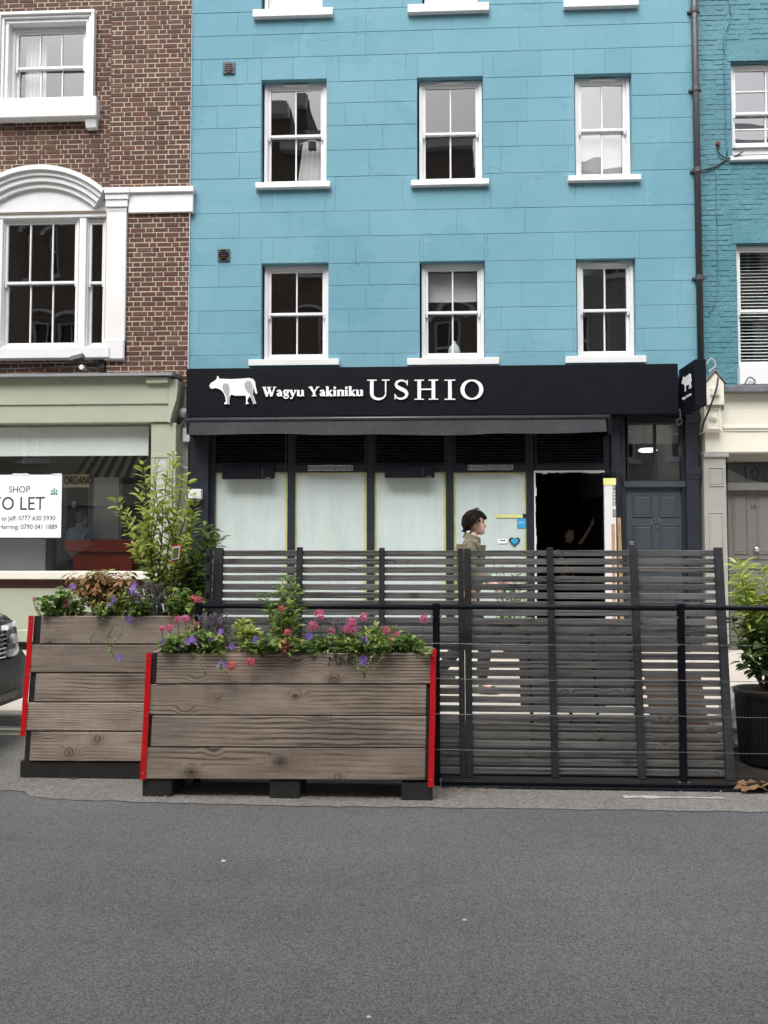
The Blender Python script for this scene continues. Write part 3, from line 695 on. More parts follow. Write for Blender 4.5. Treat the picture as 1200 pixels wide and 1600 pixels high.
# upper window, stepped architrave
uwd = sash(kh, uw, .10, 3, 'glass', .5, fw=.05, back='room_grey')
for i, (g, y, wd_) in enumerate(((0,.0,.055),(.055,-.03,.045),(.10,-.06,.05))):
    a, b, c, d = uw[0]-g, uw[1]+g, uw[2], uw[3]+g; bm = NB()
    box(bm, a-wd_, a, y, .12, c, d); box(bm, b, b+wd_, y, .12, c, d); box(bm, a-wd_, b+wd_, y, .12, d, d+wd_); mk('architrave', bm, 'white_paint', uwd, .006)
x0, x1, z0, z1 = rc(-10, 170, 152, 185, -.08); bx('sill', x0, x1, -.12, .12, z0, uw[2]+.004, 'white_paint', uwd, .012)
x0, x1, z0, z1 = rc(132, 179, 151, 199, -.07)
bm = NB(); hexa(bm, [(x0+.01,-.05,z0),(x1-.01,-.05,z0),(x1-.01,.03,z0),(x0+.01,.03,z0),(x0,-.10,z1+.02),(x1,-.10,z1+.02),(x1,.03,z1+.02),(x0,.03,z1+.02)]); mk('sill_bracket', bm, 'white_paint', uwd, .01)
cloth('curtain', uw[0]+.12, uw[0]+.46, .3, uw[2]+.05, uw[3]-.1, 'curtain_white', uwd, 6, .02)
# arched Venetian window: centre light of three panes, side light
Za = P(60, 331, 0).z; Zb = P(60, 545, 0).z
cl = rc(3, 342, 122, 545, .10); sl = rc(134, 342, 165, 545, .10); lw = rc(-60, 342, -12, 545, .10)
cw = sash(kh, cl, .10, 3, 'glass', .51, fw=.03, st=.04, rdepth=2.0, roomx=.02); sash(kh, sl, .10, 1, 'glass', .51, fw=.03, st=.04, rdepth=2.0, roomx=.02); sash(kh, lw, .10, 1, 'glass', .51, fw=.03, st=.04, rdepth=2.0, roomx=.02)
cloth('curtain', sl[1]-.12, sl[1]-.02, .3, sl[2]+.03, sl[3]-.03, 'curtain_white', cw, 3, .015)
for a, b in ((122.5,133.5),(-11,2.5)): pbx('mullion', a, 340, b, 545, .06, .2, 'white_paint', cw, .006)
AB = rc(165, 331, 196, 562, -.08); L2 = 2*apx.x
bx('window_head', 2*apx.x-AB[1], AB[0]+.02, .05, .2, cl[3]-.004, Za+.03, 'white_paint', cw, .004)
for mir in (0, 1):
    f = (lambda x: x) if not mir else (lambda x: L2-x)
    a, b = sorted((f(AB[0]), f(AB[1]))); bx('window_pilaster', a, b, -.08, .2, AB[2], Za-.02, 'white_paint', cw, .008)
    a, b = sorted((f(AB[0]-.02), f(AB[1]+.0))); bx('plinth_block', a, b, -.10, .19, AB[2]-.003, P(170,530,-.08).z, 'white_paint', cw, .02)
    for (e, za, zb) in ((.0, 331, 323), (.02, 323, 312), (.035, 312, 303), (.055, 303, 294)):
        a, b = sorted((f(AB[0]-.01-e*.3), f(AB[1]+e))); bx('capital', a, b, -.08-e, .19, P(180,za,-.1).z, P(180,zb,-.1).z, 'white_paint', cw, .006)
sx0, sx1, sz0, sz1 = rc(-60, 545, 172, 561, -.08); bx('sill', 2*apx.x-sx1, sx1, -.12, .2, sz0, sz1+.01, 'white_paint', cw, .01)
# tympanum and the stepped arch moulding
bm = NB(); n = 40; Rt = AR-.17; lo_ = []; hi_ = []
tz = Za+.012
for k in range(n+1):
    x = apx.x-half*1.02+2.04*half*k/n; zz = acz+math.sqrt(max((AR-.12)**2-(x-apx.x)**2, 0)); zz = max(zz, tz+.02)
    lo_.append((x, tz)); hi_.append((x, zz))
pts = lo_+hi_[::-1]; poly(bm, pts, lambda u,v,d: Vector((u, .02+d, v)), .1); mk('tympanum', bm, 'white_paint', cw)
for (r0, r1, y) in ((-.30,-.22,-.03),(-.22,-.14,-.07),(-.14,-.07,-.10),(-.07,.0,-.14)):
    bm = NB(); a0 = math.asin(min(half/AR, 1)); rings = []
    for k in range(49):
        t = -a0+2*a0*k/48; rings.append([bm.verts.new((apx.x+math.sin(t)*(AR+rr), yy, acz+math.cos(t)*(AR+rr))) for rr, yy in ((r0,y),(r1,y),(r1,.06),(r0,.06))])
    for p, q in zip(rings, rings[1:]):
        for j in range(4): bm.faces.new((p[j], p[(j+1)%4], q[(j+1)%4], q[j]))
    bm.faces.new(rings[0]); bm.faces.new(rings[-1][::-1]); bmesh.ops.recalc_face_normals(bm, faces=bm.faces[:])
    mk('arch_moulding', bm, 'white_paint', cw)
bx('string_course', strg[0]+.04, strg[1]-.01, -.075, .0, strg[2], strg[3]-.09, 'white_paint', kh, .006)
bx('string_course', strg[0]+.0, strg[1]+.005, -.11, .0, strg[3]-.088, strg[3], 'white_paint', kh, .008)
bx('string_course', stub[0]+.2, strg[0]+.038, -.05, .0, stub[2], stub[3]-.01, 'white_paint', kh, .006)
# ---- green shop
YG = -.34
gx1 = P(272, 700, YG).x
gs = pbx('shopfront', -260, 590, 263, 633, YG-.05, .1, 'shop_green', kh, .006)
pbx('fascia', -260, 633.5, 266, 661, YG-.03, .1, 'shop_green', gs, .004)
pbx('fascia_end', 228, 589, 262, 598, YG-.11, YG-.05, 'shop_green', gs, .004)
x0, x1, z0, z1 = rc(-260, 579, 270, 590, YG-.14)
bm = NB(); hexa(bm, [(x0,YG-.16,z0),(x1,YG-.16,z0),(x1,.03,z0+.05),(x0,.03,z0+.05),(x0,YG-.15,z0+.05),(x1,YG-.15,z0+.05),(x1,.03,z1+.02),(x0,.03,z1+.02)]); mk('lead_flashing', bm, 'lead', gs, .008)
# curved end bracket
x0, x1, z0, z1 = rc(263, 592, 277, 660, YG-.05)
bm = NB(); prof = [(0,1),(1,.99),(1,.75),(.85,.5),(.45,.25),(.25,.05),(.2,0),(0,0)]
poly(bm, [(x0+(x1-x0)*u, z0+(z1-z0)*v) for u, v in prof], lambda u,v,d: Vector((u, YG-.05+d, v)), .4); mk('end_bracket', bm, 'shop_green', gs)
pbx('pilaster', 234,661,273,1004, YG, .1, 'shop_green', gs, .006)
pbx('pilaster_panel', 241,716,258,980, YG-.004, YG+.01, 'shop_panel', gs, .002)
for (a,b,c,d) in ((236.5,708,263,715),(236.5,716,240,985),(259,716,263,985)): pbx('panel_moulding', a,b,c,d, YG-.016, YG+.01, 'shop_green', gs, .004)
x0, x1, z0, z1 = rc(-260, 661, 233, 893, YG+.12)
bm = NB()
for q in ((x0,YG+.11,z0),(x1,YG+.11,z0),(x1,YG+.11,z1),(x0,YG+.11,z1)): bm.verts.new(q)
bm.faces.new(bm.verts[:]); mk('pane', bm, 'glass_flat', gs)
pbx('window_sill', -260,893,236,905, YG-.06, .0, 'cream_paint', gs, .008)
pbx('sill_apron', -260,905.5,236,918, YG+.02, .0, 'oxblood', gs)
pbx('stall_riser', -260,918.5,236,1000, YG+.03, .1, 'shop_green', gs, .003)
pbx('plinth', -260,984,236,1003, YG+.0, .05, 'shop_green', gs, .01)
g0, g1, g2, g3 = x0, x1, z0, z1
room('shop_room', g0, g1+.15, YG+.13, 5.2, g2-.5, g3+.3, 'shop_wall', gs)
pbx('roller_blind', -260,668,232,713, YG+.16, YG+.17, 'blind_white', gs)
pbx('alcove_wall', -260,842,72,896, 1.2, 1.3, 'shop_panel', gs); pbx('alcove_post', 71,842,82,896, 1.15,1.3, 'room_dark', gs)
pbx('partition', 146,745,185,868, 1.6, 1.75, 'shop_panel', gs); pbx('partition', 189,742,232,868, 1.9, 2.0, 'room_dark', gs)
pbx('inner_door', 104,760,134,850, 3.4, 3.5, 'oxblood', gs); pbx('door_notice', 112,783,118,793, 3.38, 3.395, 'paper_white', gs)
# fixed narrow striped canopy seen through the glass
sl_ = NB(); n = 15
for k in range(n):
    bm = NB(); a0 = P(135+k*7.3, 714, 1.2).x; a1 = P(135+(k+1)*7.3, 714, 1.2).x; b0 = P(113+k*8.1, 747, .7).x; b1 = P(113+(k+1)*8.1, 747, .7).x
    zt = P(170,713,1.2).z; zb = P(170,746,.7).z
    hexa(bm, [(b0,.7,zb),(b1,.7,zb),(a1,1.2,zt),(a0,1.2,zt),(b0,.7,zb+.008),(b1,.7,zb+.008),(a1,1.2,zt+.008),(a0,1.2,zt+.008)])
    mk('canopy_stripe', bm, 'awning_pale' if k % 2 else 'awning_grey', gs)
sl_.free()
ct = empty('shop_counter', (P(155,880,.9).x, .95, P(155,897,.9).z), 'low red brown wooden counter inside the shop to let', 'counter')
pbx('counter_top', 101,843,206,862, .8, 1.2, 'counter_red', ct, .01); pbx('front_panel', 114,863,205,898, .86, 1.15, 'counter_red', ct, .006)
sg = pbx('name_board', 98,741,139,761, .6, .64, 'sign_cream', None, .004, label='cream name board with dark capitals seen through the shop window', cat='sign')
c0 = P(100, 757, .59); 
text_mesh('ORDANO', .235, lambda u,v,d: Vector((c0.x+u*.44, .592-d, c0.z+v*.8)), sg, 'lettering', 'ink', .003, 'LEFT')
# poster
px0, px1, pz0, pz1 = rc(-92, 742, 96, 840, YG+.095)
ps = bx('poster', px0, px1, YG+.094, YG+.0975, pz0, pz1, 'paper_white', None, label='white shop to let poster on the green shop window', cat='poster')
def pt(txt, px, py, size, align, mat='ink', off=0., sp=1.0):
    c = P(px, py, YG+.09); text_mesh(txt, size, lambda u,v,d: Vector((c.x+u*(.88 if txt[:2] == 'TO' else .95), YG+.0925-d, c.z+v)), ps, 'lettering', mat, .0004, align, sp, 0, off)
pt('SHOP', 30, 769.5, .135, 'CENTER'); pt('TO LET', 70, 796.5, .275, 'RIGHT'); pt('ay Jaff: 0777 630 5930', 86.5, 813, .098, 'RIGHT', sp=.98); pt('Herring: 0790 041 1889', 89.5, 826.5, .098, 'RIGHT', sp=.97)
c = P(84.5, 772, YG+.09); bx('logo_line', c.x-.055, c.x+.055, YG+.0915, YG+.0935, c.z-.006, c.z+.006, 'ink_green', ps)
for i, (dx, dy, hh) in enumerate(((-4,6,.03),(0,3.5,.03),(4,6,.03),(-4,10.5,.03),(0,9,.05),(4,10.5,.03))):
    c = P(84.5+dx*.9, 761+dy, YG+.09); bx('logo_mark', c.x-.011, c.x+.011, YG+.091, YG+.0935, c.z-hh/2, c.z+hh/2, 'ink_green', ps)
for px in (30, 92): c = P(px, 742, YG+.09); bx('tape', c.x-.1, c.x+(.14 if px < 50 else .04), YG+.090, YG+.0935, c.z-.012, c.z+.02, 'film_white', ps)
# narrow gap wall between the shop and the restaurant
bx('gap_wall', P(274,700,-.05).x, BX0+.03, -.05, .05, .11, P(285,625,0).z, 'grey_paint', kh)

# ================================================================ TEAL HOUSE
TY = .13; TX0 = BX1+.0; TX1 = 8.5
th = empty('teal_house', ((TX0+TX1)/2, TY, .11), 'teal painted brick house with the grey door numbered 10', 'building')
tu = rc(1143, 95, 1262, 245, TY); tl = rc(1152, 380, 1270, 575, TY)
ZT = P(1150, 606, TY).z
wall_with_holes('wall', TX0, TX1, ZT-.3, 13.0, TY-.0015, [tu, tl], .12, 'teal_paint', th)
lint = [(h_[0]-.06, h_[1]+.06, h_[3], h_[3]+.31) for h_ in (tu, tl)]
brickwork(th, [(TX0+.03, TX1, ZT-.1, 13.0, TY)], [tu, tl, *lint], 'teal_paint', 'teal_paint', P(1150,100,0).z,     .076, .010, .006, .004, 300, True, .02)
for l_ in lint: bx('lintel', l_[0], l_[1], TY-.012, TY+.02, l_[2], l_[3], 'teal_paint', th, .006)
for nm, h_ in (('u', tu), ('l', tl)):
    if nm == 'u': wd = sash(th, (h_[0]+.02, h_[1]-.02, h_[2]+.18, h_[3]-.01), TY+.07, 2, 'glass_bright', .42, fw=.035, rows=(2, 2)); bx('raised_gap', h_[0]+.02, h_[1]-.02, TY+.10, TY+.16, h_[2]+.09, h_[2]+.18, 'white_paint', wd); bx('sill', h_[0]-.05, h_[1]+.05, TY-.06, TY+.12, h_[2]-.07, h_[2], 'white_paint', wd, .008)
    else:
        wd = sash(th, (h_[0]+.01, h_[1]-.02, h_[2]+.02, h_[3]-.01), TY+.07, 1, 'glass_flat', .47, fw=.035, rows=(1, 1)); slab_blind(h_[0]+.08, h_[1]-.08, TY+.26, h_[2]+.1, h_[3]-.06, wd)
        bx('sill', h_[0]-.02, h_[1]+.05, TY-.10, TY+.12, h_[2]-.26, h_[2], 'white_paint', wd, .01)
# cream shop surround of number 10
CY = -.12
cs = pbx('shopfront', 1101.5,640,1420,706, CY, .2, 'cream_paint', th, .006)
pbx('fascia', 1131,611.5,1420,640.5, CY+.003, .2, 'cream_paint', cs)
pbx('lead_flashing', 1131,601,1420,611.5, CY-.13, .14, 'lead', cs, .01)
pbx('fascia_moulding', 1131,664,1420,669, CY-.03, CY+.02, 'cream_paint', cs, .006); pbx('fascia_moulding', 1131,669.5,1420,673, CY-.015, CY+.02, 'cream_paint', cs, .004)
pbx('console', 1101,634,1128,674, CY-.10, .1, 'cream_paint', cs, .008)
x0, x1, z0, z1 = rc(1104, 582, 1131, 632, CY-.16)
bm = NB(); poly(bm, [(x0,z0),(x1,z0),(x1,z0+(z1-z0)*.68),((x0+x1)/2,z1),(x0,z0+(z1-z0)*.68)], lambda u,v,d: Vector((u, CY-.16+d, v)), .25); mk('console', bm, 'cream_paint', cs)
for e in (0, 1):
    a = Vector((x0-.03 if e == 0 else x1+.03, CY-.12, z0+(z1-z0)*.64)); b = Vector(((x0+x1)/2, CY-.12, z1+.02)); bm = NB()
    hexa(bm, [a+Vector((0,-.06,0)), b+Vector((0,-.06,0)), b+Vector((0,.1,0)), a+Vector((0,.1,0)), a+Vector((0,-.06,.035)), b+Vector((0,-.06,.035)), b+Vector((0,.1,.035)), a+Vector((0,.1,.035))]); mk('gable_moulding', bm, 'lead', cs)
cz_ = P(1117,612,CY-.17); bx('console_block', cz_.x-.06, cz_.x+.06, CY-.20, CY-.15, cz_.z-.06, cz_.z+.06, 'cream_paint', cs, .012)
cz_ = P(1114,652,CY-.1)
for r_, y_ in ((.062,-.004),(.042,-.018),(.02,-.03)):
    bm = NB(); cyl(bm, (cz_.x, CY-.10+y_-.012, cz_.z), (0,1,0), r_, .02, 20); mk('rosette', bm, 'cream_paint', cs)
bm = NB(); a,b,c,d = rc(1104,638,1125,671,CY-.1); 
for q in ((a,b,c,c+.02),(a,b,d-.02,d),(a,a+.02,c+.02,d-.02),(b-.02,b,c+.02,d-.02)): box(bm,q[0],q[1],CY-.115,CY-.09,q[2],q[3])
mk('console_rim', bm, 'cream_paint', cs, .003)
pbx('pilaster', 1102,706.5,1137,1008, CY+.02, .3, 'grey_paint', cs, .008)
pbx('pilaster_cap', 1100,707,1139,714, CY-.01, .3, 'grey_paint', cs, .006)
for (a,b,c,d) in ((1108,730,1131,760),(1108,800,1131,905),(1108,925,1131,985)):
    x0,x1,z0,z1 = rc(a,b,c,d,CY+.02); panel(cs, x0, x1, z0, z1, CY+.019, 'grey_paint', .018)
pbx('head_board', 1137,706.5,1290,719, .05, .3, 'grey_paint', cs)
pbx('transom', 1137,754,1290,766, .10, .3, 'door_grey', cs, .006)
x0,x1,z0,z1 = rc(1137,719,1290,754,.2); bm = NB()
for q in ((x0,.2,z0),(x1,.2,z0),(x1,.2,z1),(x0,.2,z1)): bm.verts.new(q)
bm.faces.new(bm.verts[:]); fl = mk('fanlight', bm, 'glass_flat', cs)
room('hallway', x0-.05, x1+.05, .32, 2.2, z0-.1, z1+.3, 'room_grey', fl)
a,b,c,d = rc(1137,730,1290,754,.5); bm = NB(); poly(bm, [(a,c-.1),(a,d-.02),(a+.35,c+.03),(a+1.2,c-.1)], lambda u,v,dd: Vector((u,.5+dd,v)), .02); mk('inner_screen', bm, 'shop_panel', fl)
c0 = P(1173.5, 749, .19); text_mesh('10', .27, lambda u,v,d: Vector((c0.x+u, .195-d, c0.z+v)), fl, 'house_number', 'ink', .002, 'CENTER')
x0,x1,z0,z1 = rc(1139,766,1232,1004,.2); z0 = .13
d10 = bx('door', x0, x1, .2, .26, z0, z1, 'door_grey', cs)
for (a,b,c,d) in ((1145,774,1169,866),(1183,774,1210,866),(1145,893,1169,985),(1183,893,1210,985)):
    p,q,r,t = rc(a,b,c,d,.2); panel(d10, p, q, r, t, .199, 'door_grey', .022)
pbx('lock_rail', 1139,871,1232,874, .19, .21, 'door_grey', d10, .003); pbx('letter_box', 1162,878,1205,889, .185, .2, 'door_grey', d10, .005)
c0 = P(1180, 858, .17); bm = NB(); bmesh.ops.create_uvsphere(bm, u_segments=14, v_segments=10, radius=.042, matrix=Matrix.Translation((c0.x,.13,c0.z))); cyl(bm,(c0.x,.13,c0.z),(0,1,0),.018,.075,10); mk('knob', bm, 'chrome', d10, smooth=True)
c0 = P(1177, 795, .19); text_mesh('10', .085, lambda u,v,d: Vector((c0.x+u, .196-d, c0.z+v)), d10, 'door_number', 'chrome', .003, 'CENTER')

# ================================================================ houses across the street (mirrored in the windows)
OY = -15.2
def opp(x0, x1, zt, mat, label, storeys, arch):
    e = empty('terrace_house', ((x0+x1)/2, OY, .11), label, 'building', 'houses across the street')
    n = 3; ww = (x1-x0)/n; hl = []
    for s_ in range(storeys):
        for k in range(n):
            cx_ = x0+ww*(k+.5); zb = 4.6+s_*3.3; hl.append((cx_-.5, cx_+.5, zb, zb+1.8))
    bm = NB(); box(bm, x0, x1, OY-6, OY-.25, 0, zt); mk('body', bm, 'room_grey', e)
    wl = wall_with_holes('wall', x0, x1, 3.8, zt, OY, hl, -.2, mat, e)
    bx('shop_fascia', x0+.1, x1-.1, OY-.2, OY+.2, 3.0, 3.75, 'cream_paint' if arch else 'navy_paint', e); bx('shop_base', x0+.1, x1-.1, OY-.24, OY+.02, .1, 2.95, 'shop_panel' if arch else 'oxblood', e)
    bx('cornice', x0, x1, OY-.1, OY+.3, zt-.5, zt-.1, 'white_paint', e)
    for h_ in hl:
        wdw = NB(); a,b,c,d = h_; box(wdw,a,a+.09,OY-.2,OY-.1,c,d); box(wdw,b-.09,b,OY-.2,OY-.1,c,d); box(wdw,a,b,OY-.2,OY-.11,c,c+.09); box(wdw,a,b,OY-.2,OY-.11,d-.09,d); box(wdw,a,b,OY-.2,OY-.12,(c+d)/2-.04,(c+d)/2+.04); box(wdw,(a+b)/2-.02,(a+b)/2+.02,OY-.2,OY-.13,c,d)
        o = mk('window', wdw, 'white_paint', e); bx('pane', a+.05, b-.05, OY-.225, OY-.215, c+.05, d-.05, 'car_black', o); bx('sill', a-.1, b+.1, OY-.05, OY+.12, c-.12, c-.005, 'white_paint', o)
        if arch:
            bm = NB(); rings = []
            for k in range(17):
                t = math.pi*k/16; rings.append([bm.verts.new(((a+b)/2+math.cos(t)*r_, y_, d-.05+math.sin(t)*r_*.55)) for r_, y_ in ((.62,OY+.1),(.78,OY+.1),(.78,OY-.1),(.62,OY-.1))])
            for p, q in zip(rings, rings[1:]):
                for j in range(4): bm.faces.new((p[j], p[(j+1)%4], q[(j+1)%4], q[j]))
            bmesh.ops.recalc_face_normals(bm, faces=bm.faces[:]); mk('window_arch', bm, 'white_paint', o)
opp(-22, -4.5, 17.5, 'opp_brick', 'dark brick terrace house mirrored in the windows of the brick house', 4, True)
opp(-4.5, 2.2, 16.2, 'opp_brick', 'dark brick terrace house mirrored in the upper windows nearest the brick house', 3, True)
opp(2.2, 8.0, 15.0, 'grey_paint', 'grey rendered terrace house mirrored in the upper windows beside the downpipe', 3, False)
opp(8.0, 15, 16.0, 'cream_paint', 'cream terrace house mirrored in the windows of the teal house', 3, False)
# ================================================================ SIGNS AND FITTINGS ON THE RESTAURANT
SY = -.32
x0, x1, z0, z1 = rc(291, 572, 1060, 649, SY)
sign = bx('restaurant_sign', x0, x1, SY, SY+.24, z0, z1, 'sign_black', None, .006, label='long black fascia sign with a white cow and the restaurant name', cat='sign')
SM = 1/ (P(601,610,SY).x-P(600,610,SY).x)      # pixels per metre on the sign
def spt(zx, zy): p = P(320+zx/2.6667, 575+zy/2.6667, SY); return (p.x, p.z)
sfn = lambda u, v, d: Vector((u, SY-.022+d, v))
cow = [(20,75),(27,64),(46,52),(52,45),(53,35),(57,35),(62,47),(72,46),(110,48),(150,46),(185,43),(202,47),(210,58),(213,78),(219,104),(216,110),(211,104),(206,84),(204,78),(203,96),(201,108),(207,126),(215,150),(204,152),(194,128),(188,118),(182,128),(178,138),(185,150),(172,152),(174,136),(172,116),(152,116),(128,116),(110,112),(105,122),(103,138),(104,152),(82,152),(84,145),(90,140),(87,122),(80,106),(70,94),(60,88),(45,84),(32,88),(24,84)]
bm = NB(); poly(bm, [spt(*q) for q in cow], sfn, .022); mk('cow_emblem', bm, 'letter_white', sign)
for pts in ([(77,70),(86,65),(97,66),(103,75),(105,92),(103,110),(101,152),(93,152),(95,135),(91,118),(80,100),(75,84)], [(170,60),(180,54),(192,56),(198,66),(201,84),(200,104),(205,126),(213,150),(206,151),(196,128),(189,110),(178,98),(168,84),(166,70)]):
    bm = NB(); poly(bm, [spt(*q) for q in pts], lambda u,v,d: Vector((u, SY-.026+d, v)), .006); mk('cow_patch', bm, 'cow_grey', sign)
def arc(cx, cy, rx, ry, a0, a1, n=14): return [(cx+rx*math.cos(R(a0+(a1-a0)*k/n)), cy+ry*math.sin(R(a0+(a1-a0)*k/n))) for k in range(n+1)]
def glyph(ch):     # strokes (points, widths) on a unit cap height; returns strokes and advance
    T, t = .175, .062
    S = []
    def st(x, y0, y1, w=T): S.append(([(x, y0), (x, y1)], w))
    def sf_(x, y, l=.34): S.append(([(x-l/2, y), (x+l/2, y)], .05))
    if ch == 'U':
        st(.2, .3, 1.0); st(.78, .34, 1.0, t); a = arc(.49, .31, .29, .28, 180, 360, 18); n = len(a)
        S.append((a, [T+(t-T)*min(1, (i/(n-1))*1.15) for i in range(n)])); sf_(.2, .975, .4); sf_(.78, .975, .32); return S, 1.02
    if ch == 'S':
        pts = [(.60,.76),(.56,.88),(.44,.955),(.32,.955),(.2,.89),(.155,.77),(.19,.66),(.3,.575),(.42,.5),(.54,.41),(.59,.29),(.55,.15),(.44,.06),(.31,.045),(.19,.1),(.12,.25)]
        w = [.05,.06,.075,.09,.12,.14,.16,.18,.185,.18,.16,.13,.1,.085,.07,.05]
        S.append((pts, w)); S.append(([(.605,.98),(.605,.72)], .045)); S.append(([(.115,.02),(.115,.28)], .045)); return S, .72
    if ch == 'H':
        st(.2, .0, 1); st(.82, 0, 1); S.append(([(.2,.52),(.82,.52)], .065))
        for x in (.2, .82):
            for y in (.025, .975): sf_(x, y, .42)
        return S, 1.04
    if ch == 'I':
        st(.22, 0, 1); sf_(.22, .025, .42); sf_(.22, .975, .42); return S, .46
    if ch == 'O':
        n = 40; a = [(.5+.40*math.cos(2*math.pi*k/n), .5+.46*math.sin(2*math.pi*k/n)) for k in range(n)]
        S.append((a, [.07+.125*abs(math.cos(2*math.pi*k/n))**1.3 for k in range(n)], True)); return S, 1.0
    T, t, xh = .20, .10, .66
    if ch == 'W':
        S += [([(.1,.98),(.36,.02)], T), ([(.36,.02),(.56,.9)], t), ([(.48,.98),(.74,.02)], T), ([(.74,.02),(1.0,.98)], t)]; sf_(.12,.96,.36); sf_(.55,.96,.3); sf_(1.0,.96,.26); return S, 1.1
    if ch == 'Y':
        S += [([(.1,.98),(.45,.42)], T), ([(.45,.42),(.78,.98)], t), ([(.45,.45),(.45,.02)], T)]; sf_(.13,.96,.36); sf_(.78,.96,.3); sf_(.45,.04,.42); return S, .88
    if ch == 'a':
        S += [([(.42,.02),(.42,.45),(.34,.6),(.2,.6),(.1,.5)], [T,T,.14,.1,.14]), ([(.42,.36),(.24,.34),(.12,.2),(.2,.06),(.32,.08),(.42,.18)], [.08,.12,.16,.12,.1,.08]), ([(.42,.06),(.56,.06)], .1)]; return S, .58
    if ch == 'g':
        n = 16; S.append(([(.28+.17*math.cos(2*math.pi*k/n), .45+.17*math.sin(2*math.pi*k/n)) for k in range(n)], .13, True))
        S += [([(.2,.3),(.12,.2),(.24,.12),(.46,.1),(.5,-.04),(.36,-.18),(.16,-.17),(.1,-.06),(.2,.05)], [.09,.1,.14,.14,.12,.1,.11,.1,.08]), ([(.4,.56),(.56,.62)], .1)]; return S, .58
    if ch == 'y':
        S += [([(.08,.64),(.3,.05)], T), ([(.52,.64),(.3,.05),(.2,-.2),(.06,-.2)], [.09,.09,.1,.13])]; sf_(.1,.63,.28); sf_(.5,.63,.22); return S, .58
    if ch in 'un':
        S += [([(.16,.02),(.16,.62)], T), ([(.52,.02),(.52,.62)], T)]
        if ch == 'u': S += [([(.16,.1),(.3,.04),(.5,.12)], [.1,.12,.08])]; sf_(.1,.62,.18); sf_(.46,.62,.18); sf_(.58,.04,.16)
        else: S += [([(.18,.52),(.36,.62),(.52,.52)], [.08,.12,.12])]; sf_(.16,.04,.3); sf_(.52,.04,.28); sf_(.1,.62,.16)
        return S, .68
    if ch == 'i':
        S += [([(.16,.02),(.16,.62)], T), ([(.07,.86),(.25,.86)], .18)]; sf_(.16,.04,.32); sf_(.1,.62,.18); return S, .34
    if ch == 'k':
        S += [([(.16,.02),(.16,1.0)], T), ([(.2,.3),(.5,.6)], t), ([(.26,.36),(.54,.03)], T)]; sf_(.16,.04,.3); sf_(.1,.98,.18); sf_(.56,.04,.22); sf_(.5,.62,.22); return S, .64
    return S, .42
def sign_text(txt, pxs, pxe, pybase, hpx, extra):
    adv = [glyph(c)[1]+extra for c in txt]; tot = sum(adv)-extra
    p0 = P(pxs, pybase, SY); p1 = P(pxe, pybase, SY); hz = P(pxs, pybase-hpx, SY).z-p0.z; ux = (p1.x-p0.x)/tot; x = p0.x
    for c, a in zip(txt, adv):
        if c != ' ':
            bm = NB()
            for i, s_ in enumerate(glyph(c)[0]):
                pts, wd_ = s_[0], s_[1]; cl = len(s_) > 2; k = hz
                ww = [q*min(ux, hz)*1.25 for q in wd_] if isinstance(wd_, list) else wd_*min(ux, hz)*1.25
                ribbon(bm, [(x+u*ux, p0.z+v*hz) for u, v in pts], ww, lambda u, v, d: Vector((u, SY-.022+d, v)), i*.0007, .022, cl)
            bmesh.ops.recalc_face_normals(bm, faces=bm.faces[:]); mk('letter', bm, 'letter_white', sign)
        x += a*ux
def sign_letter(ch, pa, pb, pyb, hpx):      # one big serif capital filling its measured width
    st_ = glyph(ch)[0]; us = []
    for q in st_:
        for n_, (u, v) in enumerate(q[0]):
            w_ = q[1][n_] if isinstance(q[1], list) else q[1]; vert = isinstance(q[1], list) or abs(q[0][0][0]-q[0][-1][0]) < 1e-6
            us += [u-w_/2, u+w_/2] if vert else [u]
    u0, u1 = min(us), max(us); p0 = P(pa, pyb, SY); p1 = P(pb, pyb, SY); hz = P(pa, pyb-hpx, SY).z-p0.z; ux = (p1.x-p0.x)/(u1-u0); bm = NB()
    for i, q in enumerate(st_):
        k_ = min(ux, hz)*1.0; ww = [r_*k_ for r_ in q[1]] if isinstance(q[1], list) else q[1]*k_
        ribbon(bm, [(p0.x+(u-u0)*ux, p0.z+v*hz) for u, v in q[0]], ww, lambda u, v, d: Vector((u, SY-.022+d, v)), i*.0007, .022, len(q) > 2)
    bmesh.ops.recalc_face_normals(bm, faces=bm.faces[:]); mk('letter', bm, 'letter_white', sign)
BOLD = 1.25
sign_text('Wagyu', 411, 476, 620, 15.2, .0); sign_text('Yakiniku', 483, 568, 619.8, 15.2, .0)
for ch_, a_, b_ in (('U',573.7,608.6),('S',616,639),('H',647.6,684.7),('I',694.5,711.5),('O',719,755.5)): sign_letter(ch_, a_, b_, 625, 31.3)
bm = NB(); x0s, x1s, z0s, z1s = rc(291, 649.5, 950, 655, -.40)
